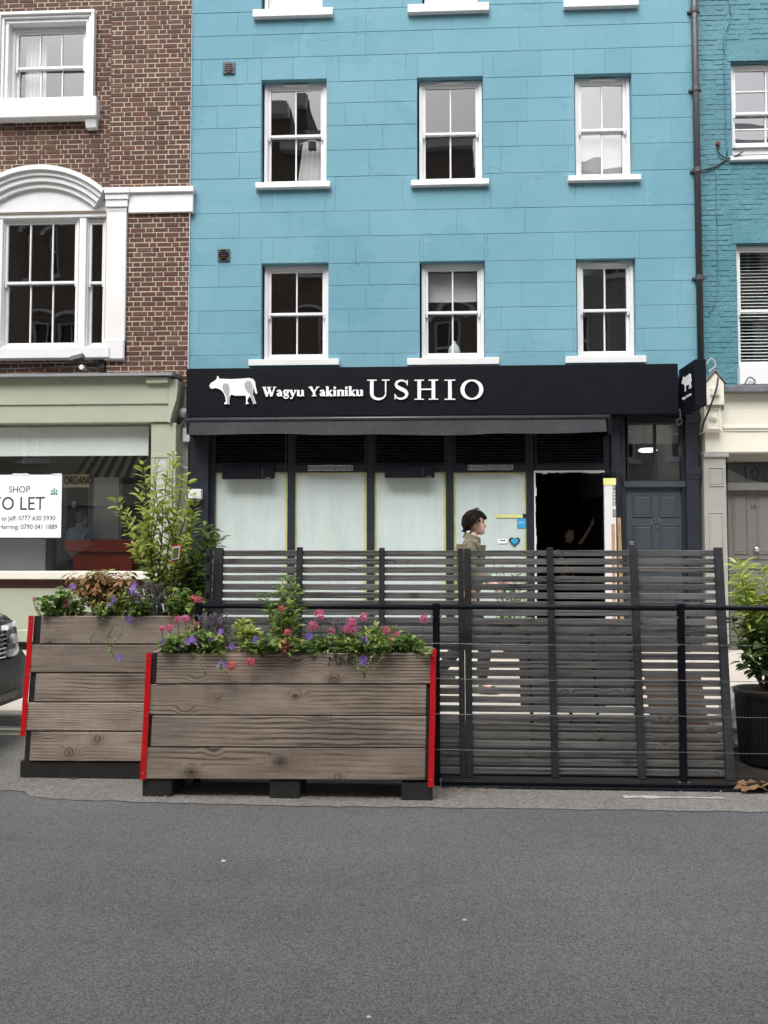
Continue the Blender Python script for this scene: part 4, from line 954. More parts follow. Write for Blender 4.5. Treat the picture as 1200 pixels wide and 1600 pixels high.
# awning: cassette rail and hanging valance
aw_ = empty('awning', ((x0s+x1s)/2, -.35, z0s-.25), 'dark grey rolled awning with a drooping valance under the restaurant sign', 'awning')
box(bm, x0s, x1s, -.40, -.06, z0s, z1s-.004); mk('cassette', bm, 'black_metal', aw_, .006)
bm = NB(); tube(bm, [(x0s-.01,-.41,z0s+.01),(x1s+.01,-.41,z0s+.01)], .028, 10); mk('front_bar', bm, 'dark_metal', aw_, smooth=True)
bm = NB(); n, m = 90, 8; g = []; vx0, vx1, vz0, vz1 = rc(296, 657, 947, 679, -.43)
for j in range(m+1):
    row = []
    for i in range(n+1):
        t = i/n; s_ = j/m; x = vx0+(vx1-vx0)*t
        y = -.42-.05*s_+.014*math.sin(t*31+math.sin(t*9)*2)*s_-.010*abs(math.sin(t*13.3*math.pi*.25))*s_
        z = vz1+(vz0-vz1)*s_+.014*math.sin(t*6.1+1)*s_-.008*math.sin(t*23)*s_
        row.append(bm.verts.new((x, y, z)))
    g.append(row)
for a, b in zip(g, g[1:]):
    for i in range(n): bm.faces.new((a[i], b[i], b[i+1], a[i+1]))
mk('valance', bm, 'awning_cloth', aw_, smooth=True)
for px in (292, 949):
    a, b, c, d = rc(px, 648, px+6, 684, -.40); bx('end_arm', a, b, -.43, -.06, c+.05, d, 'black_metal', aw_, .006)
# heaters and lamps over the windows
for i, (a, b, c, d, lab) in enumerate(((347,729,428,749,'black wall heater over the whited out pane nearest the corner pilaster'),(601,727,679,747,'black wall heater over the third whited out pane'))):
    x0, x1, z0, z1 = rc(a, b, c, d, -.12); e = empty('patio_heater', ((x0+x1)/2, -.1, z0), lab, 'heater', 'heaters over the shop windows')
    bm = NB(); hexa(bm, [(x0,-.14,z0),(x1,-.14,z0),(x1,-.04,z0+.02),(x0,-.04,z0+.02),(x0,-.12,z1),(x1,-.12,z1),(x1,-.03,z1),(x0,-.03,z1)]); mk('casing', bm, 'sign_black', e, .012)
    bx('end_cap', x1-.17, x1-.16, -.146, -.05, z0+.01, z1-.01, 'car_plastic', e); bx('bracket', (x0+x1)/2-.2, (x0+x1)/2-.16, -.05, .006, z0+.04, z1-.02, 'dark_metal', e); bx('bracket', (x0+x1)/2+.16, (x0+x1)/2+.2, -.05, .006, z0+.04, z1-.02, 'dark_metal', e)
    bx('badge', x1-.12, x1-.05, -.1455, -.138, z0+.012, z0+.022, 'silver', e)
for a, b, c, d, lab in ((481,726.5,551,735,'slim steel strip light above the second whited out pane'),(731,726,802,734,'slim steel strip light above the pane beside the open doorway')):
    x0, x1, z0, z1 = rc(a, b, c, d, -.07); e = empty('strip_light', ((x0+x1)/2, -.05, z0), lab, 'light', 'strip lights over the shop windows')
    bm = NB()
    for q in ((x0,x1,z0,z0+.012),(x0,x1,z1-.012,z1),(x0,x0+.012,z0+.012,z1-.012),(x1-.012,x1,z0+.012,z1-.012)): box(bm,q[0],q[1],-.07,.004,q[2],q[3])
    mk('frame', bm, 'silver', e, .002); bx('tube', x0+.02, x1-.02, -.062, .002, z0+.016, z1-.016, 'room_grey', e)
# projecting sign
a, b, c, d = rc(1086, 561, 1104, 634, -.78)
pj = bx('hanging_sign', a, b, -.78, -.14, c, d, 'sign_black', None, .008, label='black box sign projecting over the pavement beside the downpipe', cat='sign')
for zz in (c+.06, d-.06): bx('bracket', a+.03, b-.03, -.14, TY+.02, zz-.025, zz+.025, 'silver', pj, .004)
k = 0.0030
bm = NB(); cz_ = c+(d-c)*.60
poly(bm, [((q[0]-120)*.0019, (95-q[1])*.0019) for q in cow], lambda u, v, dd: Vector((a-.006+dd, -.46-u*1.0, cz_+v)), .006); mk('cow_emblem', bm, 'letter_white', pj)
text_mesh('Wagyu Yakiniku', .055, lambda u, v, dd: Vector((a-.004-dd, -.46-u, c+.17+v)), pj, 'lettering', 'letter_white', .001, 'CENTER')
# drainpipe between the blue and teal houses
xp = P(1089, 300, -.02).x; zb_ = P(1096, 570, -.04).z
dp = empty('drainpipe', (xp, -.05, zb_), 'tall grey cast iron drainpipe between the blue and teal houses', 'drainpipe')
bm = NB(); tube(bm, [(xp,-.05,zb_),(xp,-.05,13)], .046, 14); mk('pipe', bm, 'pipe_grey', dp, smooth=True)
for py in (20, 143, 270, 438):
    z = P(1089, py, -.05).z; bm = NB(); cyl(bm, (xp,-.05,z), (0,0,1), .057, .07, 14); mk('collar', bm, 'pipe_grey', dp, smooth=False); bx('bracket', xp-.09, xp+.09, -.03, .01, z+.02, z+.05, 'pipe_grey', dp)
bx('filler', BX1+.003, BX1+.09, .05, .14, ZT, 13, 'teal_paint', th)
# sensor box, floodlight, cables
def cable(pts, r, mat, label, parent=None):
    bm = NB(); tube(bm, curve(pts, 6), r, 5); mk('cable', bm, mat, parent, smooth=True, label=label, cat='cable')
c = P(148, 568, -.05)
fl_ = empty('floodlight', (c.x, -.12, c.z-.08), 'small black floodlight on an arm under the arched window', 'floodlight')
f0 = P(122, 562, -.3); bm = NB(); box(bm, f0.x-.10, f0.x+.10, -.36, -.28, f0.z-.055, f0.z+.055); bmesh.ops.rotate(bm, verts=bm.verts[:], cent=f0, matrix=Matrix.Rotation(R(-14),3,'Y')@Matrix.Rotation(R(-35),3,'X')); mk('lamp_head', bm, 'car_plastic', fl_, .01)
bm = NB(); tube(bm, [(f0.x+.06,-.28,f0.z),P(150,566,-.1),P(160,570,.0)], .01, 6); mk('arm', bm, 'dark_metal', fl_); c2 = P(160, 569, 0); bx('mount', c2.x-.05, c2.x+.05, -.04, .03, c2.z-.07, c2.z+.05, 'car_plastic', fl_, .006)
c2 = P(128, 574, -.1); bm = NB(); cyl(bm, (c2.x,-.12,c2.z),(0,1,0),.036,.14,12); mk('sensor', bm, 'pvc', fl_)
cable([P(-30,577,-.02),P(30,577,-.04),P(80,574,-.03),P(125,573,-.06),P(145,576,-.04),P(165,578,-.02)], .012, 'cable_black', 'black cable sagging along the brick just above the green shop')
cable([P(283,600,-.06),P(279,640,-.08),P(276,680,-.08),P(275,720,-.08),P(274,800,-.08),P(275,900,-.08)], .012, 'cable_black', 'black cable running down the gap between green shop and restaurant')
cable([P(288,655,-.08),P(280,672,-.09),P(277,700,-.09),P(280,722,-.1),P(288,730,-.1),P(294,731,-.1)], .014, 'cable_grey', 'looped pale grey cable beside the restaurant corner')
cable([P(268,663,-.36),P(277,664,-.15),P(284,656,-.08),P(290,648,-.08)], .008, 'cable_black', 'thin black cable crossing from green shop to restaurant sign')
c = P(291, 678, -.1); pbx('junction_box', 285,669,296,690, -.13, -.05, 'pvc', None, .008, label='small white junction box below the awning corner', cat='box')
pbx('wall_bracket', 292,764,314,779, -.2, -.1, 'pvc', None, .006, label='small white plastic box on the dark corner pilaster', cat='box')
bm = NB(); c = P(286, 645, -.1); bmesh.ops.create_uvsphere(bm, u_segments=14, v_segments=8, radius=.075, matrix=Matrix.Translation((c.x,-.08,c.z))); mk('alarm_dome', bm, 'pvc', smooth=True, label='round white dome sensor tucked beside the sign end', cat='sensor')
cable([P(1140,0,TY-.02),P(1141,30,TY-.02),P(1132,58,TY-.02),P(1133,130,TY-.02),P(1136,245,TY-.02)], .009, 'teal_paint', 'teal painted cable dropping beside the upper teal house window')
cable([P(1098,266,TY-.03),P(1118,260,TY-.03),P(1135,249,TY-.03),P(1150,244,TY-.06),P(1161,237,TY-.08)], .012, 'cable_black', 'black cable slung from the drainpipe to the upper teal sill')
cable([P(1121,228,TY-.02),P(1124,240,TY-.03),P(1136,248,TY-.03)], .009, 'cable_black', 'short black cable from the rusty wall fixing')
cable([P(1119,265,TY-.015),P(1120,340,TY-.015),P(1121,450,TY-.015),P(1108,490,TY-.015)], .008, 'teal_paint', 'teal painted cable running down the lower teal brickwork')
bm = NB(); c = P(1121,226,TY); cyl(bm, (c.x,TY-.05,c.z),(0,1,0),.03,.05,9); mk('wall_fixing', bm, 'counter_red', label='rusty round fixing on the teal brick wall', cat='fixing')
cable([P(1122,590,CY-.2),P(1118,612,CY-.26),P(1108,640,CY-.24),P(1099,662,CY-.18),P(1096,675,CY-.15)], .014, 'cable_black', 'thick black cable hanging over the cream console')
cable([P(1103,570,0),P(1112,560,0),P(1118,572,-.02),P(1108,580,-.03),P(1120,585,-.05)], .010, 'cable_grey', 'tangled grey wires above the cream console')
cable([P(1161,606,-.1),P(1170,590,-.02),P(1180,596,0),P(1172,606,-.05),P(1164,608,-.12)], .009, 'cable_black', 'looped black cable on the lead flashing of number 10')
cable([P(1062,640,-.3),P(1063,652,-.1),P(1057,658,-.1),P(1061,664,-.1),P(1066,657,-.1),P(1062,653,-.1)], .012, 'petal_lavender', 'coil of violet cable under the sign above door 12A')
# stickers and notices on the pane by the door
def flat(name, a, b, c, d, mat, label, cat, Y=.044): return pbx(name, a, b, c, d, Y, Y+.0015, mat, None, label=label, cat=cat)
pm('sticker_blue', (.03,.35,.62), .5, .1, 20)
o = flat('sticker', 808,810,822,825, 'sticker_blue', 'bright blue square sticker on the pane beside the open doorway', 'sticker')
c = P(815,819,.04); text_mesh('><', .07, lambda u,v,d: Vector((c.x+u,.0425-d,c.z+v)), o, 'print', 'paper_white', .0002, 'CENTER')
flat('sticker', 817,803,823,809, 'navy_paint', 'tiny dark blue sticker above the bright blue one', 'sticker')
flat('tape_strip', 775,804,816,809, 'tape_yellow', 'strip of yellow masking tape stuck across the last whited out pane', 'tape')
o = flat('notice', 778,842,793,849, 'paper_white', 'small white notice low on the last whited out pane', 'notice'); a,b,c,d = rc(781,844,790,845.5,.043); bx('print', a,b,.0425,.0435,c,d,'ink',o)
c = P(804,846,.04)
bm = NB(); pts = [(0,-.9)]+[(16*math.sin(t)**3/17, (13*math.cos(t)-5*math.cos(2*t)-2*math.cos(3*t)-math.cos(4*t))/17) for t in [math.pi*2*k/24 for k in range(24)][::-1]][:-1]
poly(bm, [(u*.085, v*.085) for u, v in pts[1:]], lambda u,v,d: Vector((c.x+u,.040+d,c.z+v)), .002); hs_ = mk('heart_sticker', bm, 'navy_paint', label='blue heart graffiti sticker at the foot of the last pane', cat='sticker')
bm = NB(); poly(bm, [(u*.058, v*.058) for u, v in pts[1:]], lambda u,v,d: Vector((c.x+u,.0375+d,c.z+v)), .002); mk('heart_fill', bm, 'sticker_blue', hs_)
# builders' bits at the doorway
a, b, c, d = rc(945, 748, 963, 1004, -.56)
bd = empty('insulation_board', ((a+b)/2, -.55, .12), 'white packaged board with yellow ends leaning at the open doorway', 'board')
bx('board', a, b, -.58, -.545, .12, d, 'pvc', bd, .003); bx('end_cap', a-.004, b+.004, -.584, -.541, d-.09, d+.006, 'tape_yellow', bd); bx('end_cap', a-.004, b+.004, -.584, -.541, .66, .72, 'tape_yellow', bd)
for (pa_, pb_) in ((752,766),(768,790),(796,808)):      # illegible printed panels, outlined
    q0, q1, q2, q3 = rc(957.5, pa_, 962, pb_, -.585); bm = NB()
    for q in ((q0,q0+.008,q2,q3),(q1-.008,q1,q2,q3),(q0+.008,q1-.008,q2,q2+.01),(q0+.008,q1-.008,q3-.01,q3)): box(bm,q[0],q[1],-.5825,-.580,q[2],q[3])
    for k in range(3): zq = q2+(q3-q2)*(k+.8)/4; box(bm,q0+.012,q1-.014,-.5822,-.580,zq-.008,zq+.008)
    mk('print', bm, 'ink', bd, kind='stuff')
bx('stripe', a+.09, a+.135, -.5835, -.58, .4, d-.62, 'raw_timber', bd)
a, b, c, d = rc(969, 808, 975, 1004, -.5); bm = NB(); hexa(bm, [(a,-.5,.12),(b,-.5,.12),(b,-.46,.12),(a,-.46,.12),(a+.02,-.3,d),(b+.02,-.3,d),(b+.02,-.26,d),(a+.02,-.26,d)]); mk('timber_batten', bm, 'raw_timber', label='raw timber batten leaning between the doorway and door 12A', cat='timber')

# ================================================================ PARKLET: deck, fence, railing, planters
FY = -5.90
dx0, dx1 = P(690, 1212, FY).x - 2.3, 6.5
dk = empty('deck', ((dx0+dx1)/2, -5.2, 0), 'low dark timber deck of the parklet behind the fence, deepened by painted shade', 'deck')
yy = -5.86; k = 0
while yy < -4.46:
    bx('plank', dx0, dx1, yy, yy+.128, .012, .05+random.uniform(-.002,.002), 'deck_wood_shaded', dk, .004); yy += .136
xb = P(690, 1215, -5.98).x
bx('edge_beam', xb, dx1, -5.985, -5.875, .012, .047, 'deck_wood_shaded', dk, .004)
bm = NB(); box(bm, xb, dx1, -6.03, -5.99, .005, .020); box(bm, xb, dx1, -5.998, -5.988, .02, .042); mk('steel_channel', bm, 'black_metal', dk, .002)
def fence(pxa, pxb, posts, label, rows=26, seedv=1):
    rr = random.Random(seedv)
    xa, xb2 = P(pxa, 1040, FY+.05).x, P(pxb, 1040, FY+.05).x
    e = empty('slatted_fence', ((xa+xb2)/2, FY, .05), label, 'fence', 'fence panels of the parklet')
    z0, zt = .062, 1.592; lean = .13; pit = (zt-z0)/rows
    def yz(z): return FY+lean*(z-z0)/(zt-z0)
    me = None
    for r in range(rows):
        za = z0+r*pit+rr.uniform(-.002,.002); zb = za+pit-.0165+rr.uniform(-.001,.001); bm = NB()
        ya, yb = yz(za), yz(zb); sag = rr.uniform(-.004,.004)
        if me is None or r % 7 == 0 or True:
            hexa(bm, [(xa,ya,za),(xb2,ya,za+sag),(xb2,ya+.018,za+sag),(xa,ya+.018,za),(xa,yb,zb),(xb2,yb,zb+sag),(xb2,yb+.018,zb+sag),(xa,yb+.018,zb)])
            mk('slat', bm, 'fence_wood', e, .003)
    for (p, q) in posts:
        x_0, x_1 = P(p, 1040, FY).x, P(q, 1040, FY).x; bm = NB(); zz = zt+rr.uniform(-.004,.006)
        hexa(bm, [(x_0,yz(z0)-.034,.05),(x_1,yz(z0)-.034,.05),(x_1,yz(z0)-.003,.05),(x_0,yz(z0)-.003,.05),(x_0,yz(zz)-.034,zz),(x_1,yz(zz)-.034,zz),(x_1,yz(zz)-.003,zz),(x_0,yz(zz)-.003,zz)])
        mk('post', bm, 'fence_post_wood', e, .003)
    return e
f1 = fence(326, 725.5, ((327,341),(459,468.5),(591,600),(717.5,726.5)), 'dark slatted fence panel standing behind the front flower planter', seedv=2)
f2 = fence(727, 1136, ((727.5,738),(860,870),(994,1005),(1129,1142)), 'dark slatted fence panel standing clear between planter and potted shrub', seedv=5)
# slotted steel end plate of the first panel
xa = P(318, 1040, FY).x; xb_ = P(325.5, 1040, FY).x; bm = NB(); zz = .05
bx('end_plate', xa, xb_, FY+.02, FY+.06, .05, 1.59, 'fence_post_wood', f1, .003)
for k in range(12): bx('slot', xa+.008, xb_-.006, FY+.016, FY+.022, .12+k*.125, .155+k*.125, 'car_black', f1)
RY = -5.965
rl = empty('cable_railing', (P(700,1200,RY).x, RY, 0), 'black steel railing with wire cables in front of the slatted fence', 'railing')
zr = 1.195
def post_at(px): return P(px, 1100, RY).x
for px in (309, 682, 1066, 1452):
    x = post_at(px); zz = zr+.025; o = bx('post', x-.024, x+.024, RY-.012, RY+.012, .0, zz, 'black_metal', rl, .003)
    for q in (.045, .95, 1.13):
        for sx in (-1, 1):
            bm = NB(); cyl(bm, (x+sx*.028, RY-.018, q), (0,1,0), .009, .02, 8); mk('bolt', bm, 'silver', o)
xs_ = [post_at(p) for p in (309, 682, 1066, 1452)]
for a, b in zip(xs_, xs_[1:]):
    bm = NB(); tube(bm, [(a+.024,RY,zr),(b-.024,RY,zr-.004)], .018, 10); mk('top_rail', bm, 'black_metal', rl, smooth=True)
for zc in (.95, .715, .48, .245):
    bm = NB(); pts = []
    for a, b in zip(xs_, xs_[1:]):
        for t in (0,.25,.5,.75): pts.append((a+(b-a)*t, RY-.014, zc-.006*math.sin(math.pi*t)))
    pts.append((xs_[-1], RY-.014, zc)); tube(bm, pts, .0018, 5); mk('wire', bm, 'steel_wire', rl)
def lerp4(c, u, v): # c: bl br tl tr
    return (c[0]*(1-u)+c[1]*u)*(1-v)+(c[2]*(1-u)+c[3]*u)*v
def planter(label, corners, rows, depth, red, zbot, feet, insets, boards_px=None):
    bl, br, tl, tr = corners; e = empty('planter_box', ((bl+br)/2+Vector((0,depth/2,0))).to_tuple()[:2]+(0,), label, 'planter', 'timber planters at the road edge')
    dp_ = Vector((0, depth, 0)); th = Vector((0,.04,0)); n = rows
    for r in range(n):
        v0, v1 = r/n+(.0045 if r else 0), (r+1)/n-.0045; ul, ur = insets[r]
        q = [lerp4(corners, ul, v0), lerp4(corners, 1-ur, v0), lerp4(corners, ul, v1), lerp4(corners, 1-ur, v1)]
        j = Vector((0, random.uniform(-.003,.003), 0)); bm = NB(); hexa(bm, [q[0]+j, q[1]+j, q[1]+th+j, q[0]+th+j, q[2]+j, q[3]+j, q[3]+th+j, q[2]+th+j]); mk('plank', bm, 'planter_wood', e, .004)
        q = [lerp4(corners, 0, v0), lerp4(corners, 1, v0), lerp4(corners, 0, v1), lerp4(corners, 1, v1)]; D = dp_-th; 
        bm = NB(); hexa(bm, [q[0]+D, q[1]+D, q[1]+dp_, q[0]+dp_, q[2]+D, q[3]+D, q[3]+dp_, q[2]+dp_]); mk('plank', bm, 'planter_wood', e, .004)
        for s_ in (0, 1):
            b0, t0 = (q[0], q[2]) if s_ == 0 else (q[1], q[3]); ex = Vector((.04 if s_ == 0 else -.04, 0, 0)); off = Vector((0,.045,0)); bm = NB(); D2 = dp_-th-Vector((0,.004,0))
            cs_ = [b0+off, b0+off+ex, b0+D2+ex, b0+D2, t0+off, t0+off+ex, t0+D2+ex, t0+D2]; hexa(bm, [Vector(c) for c in cs_]); bmesh.ops.recalc_face_normals(bm, faces=bm.faces[:]); mk('side_plank', bm, 'planter_wood', e, .004)
    for s_ in (0, 1):      # dark corner posts just behind the board ends
        b0, t0 = (bl, tl) if s_ == 0 else (br, tr); w_ = .055 if s_ == 0 else -.055; bm = NB(); o = Vector((.002 if s_ == 0 else -.002, .012, -.003)); 
        hexa(bm, [b0+o, b0+o+Vector((w_,0,0)), b0+o+Vector((w_,.032,0)), b0+o+Vector((0,.032,0)), t0+o, t0+o+Vector((w_,0,0)), t0+o+Vector((w_,.032,0)), t0+o+Vector((0,.032,0))]); bmesh.ops.recalc_face_normals(bm, faces=bm.faces[:]); mk('corner_post', bm, 'dark_timber', e)
    for (s_, va, vb, dx) in red:      # red reflective strips on the corners
        b0, t0 = (bl, tl) if s_ == 0 else (br, tr); w_ = .036; p = b0.lerp(t0, va)+Vector((dx,-.006,0)); q = b0.lerp(t0, vb)+Vector((dx,-.006,0)); bm = NB(); n_ = 10; prev = None
        for k in range(n_+1):
            c = p.lerp(q, k/n_)+Vector((random.uniform(-.0015,.0015),random.uniform(-.002,.001),0)); ring = [bm.verts.new(c+Vector(o)) for o in ((0,0,0),(w_,0,0),(w_,.005,0),(0,.005,0))]
            if prev:
                for j in range(4): bm.faces.new((prev[j], prev[(j+1)%4], ring[(j+1)%4], ring[j]))
            else: bm.faces.new(ring[::-1])
            prev = ring
        bm.faces.new(prev); bmesh.ops.recalc_face_normals(bm, faces=bm.faces[:]); st_ = mk('reflective_strip', bm, 'red_reflective', e)
        for k in (.05,.5,.95):
            c = p.lerp(q, k)+Vector((.018,-.004,0)); bm = NB(); cyl(bm, c, (0,1,0), .005, .006, 8); mk('screw', bm, 'silver', st_)
    zs = min(tl.z, tr.z)-.05; bx('soil', bl.x*.5+tl.x*.5+.05, br.x*.5+tr.x*.5-.05, tl.y+.05, tl.y+depth-.05, zs-.1, zs, 'soil', e)
    for (a, b) in feet:
        xa_, xb2 = P(a, 1225, bl.y).x, P(b, 1225, bl.y).x; bx('foot', xa_, xb2, bl.y+.012, bl.y+depth-.03, .0, zbot-.002, 'dark_timber', e, .006)
    return e
PBY = -6.29
cB = [P(222,1217,PBY), P(677,1219,PBY), P(232,1020,PBY+.03), P(681,1020,PBY+.03)]
planter_front = planter('weathered four board timber planter with red edges, flowers and MARK graffiti', cB, 4, .34, ((0,-.005,1.0,-.012),(1,-.05,1.03,-.032)), cB[0].z, ((221,267),(421,468),(627,676)), [(.0,.028),(.024,.028),(.0,.03),(.032,.004)])
PAY = -5.93
cA = [P(36,1189,PAY), P(300,1190,PAY), P(52,962,PAY+.06), P(304,962,PAY+.06)]
planter_back = planter('taller five board timber planter with one red edge beside the parked car', cA, 5, .42, ((0,.17,1.0,-.03),), cA[0].z, ((29,300),), [(.035,0),(.0,0),(.04,0),(.0,0),(.05,0)])
# bent steel bracket at the foot of the taller planter
c = G(124, 1212); bm = NB(); hexa(bm, [(c.x-.03,c.y-.10,.006),(c.x+.02,c.y-.10,.006),(c.x+.035,c.y+.0,.008),(c.x-.02,c.y,.008),(c.x-.03,c.y-.10,.011),(c.x+.02,c.y-.10,.011),(c.x+.035,c.y,.013),(c.x-.02,c.y,.013)]); box(bm, c.x-.015, c.x+.035, c.y-.004, c.y, .008, .10); mk('bracket', bm, 'steel_wire', planter_back)
# scrawled tag on the front planter
g0 = P(513, 1041, PBY+.01); mk_ = {'M':[(0,0),(.12,.9),(.4,.3),(.62,.95),(.8,.05)],'a':[(.7,.6),(.3,.7),(.1,.3),(.4,.1),(.7,.5),(.75,.05)],'R':[(.15,0),(.2,.95),(.7,.85),(.55,.5),(.2,.45),(.8,.02)],'K':[(.15,.95),(.2,0),(.2,.4),(.75,.95),(.3,.45),(.8,.0)]}
x = g0.x; tg = empty('graffiti_tag', (g0.x, PBY, g0.z), 'thin black MARK scrawl on the top board of the front planter', 'graffiti')
for ch, sc_ in zip('MaRK', (.065,.055,.055,.05)):
    bm = NB(); yk = lambda z: PBY+.03*(z-cB[0].z)/(cB[2].z-cB[0].z)-.0065
    pts = [(x+u*sc_, g0.z+v*.062+.012*math.sin(u*3)) for u, v in mk_[ch]]
    for i, (p, q) in enumerate(zip(pts, pts[1:])): ribbon(bm, [p, q], .0042, lambda u,v,d: Vector((u, yk(v)+d, v)), -i*.0003, .0012)
    mk('letter', bm, 'ink', tg); x += sc_*.95
# large ribbed pot at the right
pc = P(1203, 1150, -5.5); potc = Vector((pc.x, -5.50, .052))
pot = empty('plant_pot', potc, 'black ribbed round pot standing on the deck beside the fence', 'pot')
bm = NB(); lathe(bm, potc, [(.19,0),(.20,.02),(.225,.46),(.225,.5)], 96, .005); mk('wall', bm, 'pot_black', pot)
bm = NB(); lathe(bm, potc, [(.215,.485),(.24,.49),(.24,.52),(.205,.52),(.2,.49)], 48); mk('rim', bm, 'pot_black', pot, smooth=False)
bm = NB(); lathe(bm, potc, [(.2,.51),(.205,.522)], 32); mk('soil', bm, 'soil', pot)
# things half hidden behind the fence
def blob(name, c, r, mat, label, cat, rough=.25, seed=0, sub=3):
    bm = NB(); bmesh.ops.create_icosphere(bm, subdivisions=sub, radius=1)
    for v_ in bm.verts:
        n_ = mnoise.noise(v_.co*2.3+Vector((seed,0,0)))+.5*mnoise.noise(v_.co*6+Vector((0,seed,0))); v_.co *= 1+rough*n_; v_.co = Vector((v_.co.x*r[0], v_.co.y*r[1], max(v_.co.z, -.6)*r[2]))+Vector(c)
    return mk(name, bm, mat, smooth=False, label=label, cat=cat)
c = P(1155, 1110, -5.05); blob('plastic_sheeting', (c.x, -5.05, .22), (.16,.14,.28), 'plastic_wrap', 'crumpled clear plastic sheeting bundled behind the black pot', 'plastic', .35, 3)
c = P(915, 1010, -3.2); blob('rubble_sack', (c.x+.3, -3.2, .32), (.20,.18,.26), 'paper_white', 'white rubble sack on the pavement behind the fence', 'sack', .2, 5)
tb = bx('tool_box', P(960,985,-2.2).x-.2, P(960,985,-2.2).x+.2, -2.4, -2.1, .112, .42, 'counter_red', None, .03, label='red tool box on the pavement behind the fence', cat='tool box')
bm = NB(); xx = P(960,985,-2.2).x; tube(bm, curve([(xx-.1,-2.25,.42),(xx-.08,-2.25,.48),(xx+.08,-2.25,.48),(xx+.1,-2.25,.42)]), .014, 6); mk('handle', bm, 'car_black', tb)
# stacked things leaning behind the clear fence panel
a, b, c, d = rc(1022, 1045, 1112, 1198, -5.45); bm = NB(); hexa(bm, [(a,-5.5,.055),(b,-5.5,.055),(b,-5.47,.055),(a,-5.47,.055),(a,-5.25,.62),(b,-5.25,.62),(b,-5.22,.62),(a,-5.22,.62)]); pm('board_brown', (.16,.10,.075), .8, .15); mk('brown_board', bm, 'board_brown', label='brown board leaning low behind the fence beside the potted shrub', cat='board')
for k, (px_, lab) in enumerate(((880,'folded dark cafe table leaning behind the fence nearest the planter'),(945,'folded dark cafe table leaning behind the fence under the open doorway'))):
    x_ = P(px_, 1060, -4.9).x; e = empty('folded_table', (x_, -4.9, .05), lab, 'table', 'folded tables behind the fence'); ys = -4.9+k*.12
    bm = NB(); hexa(bm, [(x_-.34,ys,.30),(x_+.34,ys,.30),(x_+.34,ys+.025,.30),(x_-.34,ys+.025,.30),(x_-.34,ys+.14,.98),(x_+.34,ys+.14,.98),(x_+.34,ys+.165,.98),(x_-.34,ys+.165,.98)]); mk('table_top', bm, 'car_plastic', e, .006)
    for sx in (-.26, .26):
        bm = NB(); tube(bm, [(x_+sx,ys-.1,.052),(x_+sx,ys+.12,.9)], .014, 8); mk('leg', bm, 'black_metal', e)
# paper scraps at the kerbside
for i, (a, b, w_, hh, lab) in enumerate(((1160,1238,.055,.03,'small crumpled brown paper scrap on the tarmac'),(1176,1240,.085,.05,'creased brown paper bag lying at the parklet edge'),(1203,1236,.09,.04,'folded brown paper sheet at the frame edge by the deck'))):
    c = G(a, b); bm = NB(); n_ = 7; gr = [[None]*n_ for _ in range(n_)]
    for i_ in range(n_):
        for j_ in range(n_):
            u, v_ = (i_/(n_-1)-.5)*2, (j_/(n_-1)-.5)*2
            z = .012+hh*1.5*abs(mnoise.noise(Vector((u*1.1+i*5, v_*1.1, 2))))+hh*.45*(1-abs(u))
            gr[i_][j_] = bm.verts.new((c.x+u*w_+mnoise.noise(Vector((u,v_,i)))*.02, c.y+.03+v_*w_*.7, z))
    for i_ in range(n_-1):
        for j_ in range(n_-1): bm.faces.new((gr[i_][j_], gr[i_+1][j_], gr[i_+1][j_+1], gr[i_][j_+1]))
    bmesh.ops.solidify(bm, geom=bm.faces[:], thickness=.002); mk('paper_scrap', bm, 'brown_paper', label=lab, cat='paper', group='brown paper litter')
# fine litter swept against the deck and planters
bm = NB(); rl_ = random.Random(4)
for k in range(900):
    px = rl_.choice((rl_.uniform(688,1200), rl_.uniform(200,700), rl_.uniform(680,780))); base = 1232 if px > 685 else 1244
    py = base+abs(rl_.gauss(0, 5)); g = G(px, py); r_ = rl_.uniform(.002,.007); a_ = rl_.uniform(0,6.28)
    v0 = [bm.verts.new((g.x+math.cos(a_+t)*r_*(1.6 if i_ % 2 else .7), g.y+math.sin(a_+t)*r_, .008+rl_.uniform(0,.006))) for i_, t in enumerate((0,1.57,3.14,4.71))]; bm.faces.new(v0)
mk('litter', bm, 'litter', kind='stuff', label='fine leaf and grit litter along the foot of the deck and planters', cat='litter')
for k, (px, py, r_, lab) in enumerate(((949,1207,.016,'white pebble on the deck edge beside a fence post'),(921,1209,.010,'smaller white chip on the deck edge'),(349,1346,.009,'white fleck on the tarmac in front of the planter'),(726,1438,.007,'pale fleck of gum in the middle of the road'),(576,1590,.006,'pale fleck of gum at the near edge of the road'))):
    g = G(px, py, .05 if py < 1220 else 0); bm = NB(); bmesh.ops.create_icosphere(bm, subdivisions=2, radius=r_, matrix=Matrix.Translation((g.x, g.y, (.05 if py < 1220 else .0)+r_*.35)) @ Matrix.Diagonal((1.3,1,.6,1)))
    for v_ in bm.verts: v_.co += Vector((mnoise.noise(v_.co*90)*.25*r_,)*3)
    mk('pebble', bm, 'pvc', label=lab, cat='pebble', group='white specks on the ground')
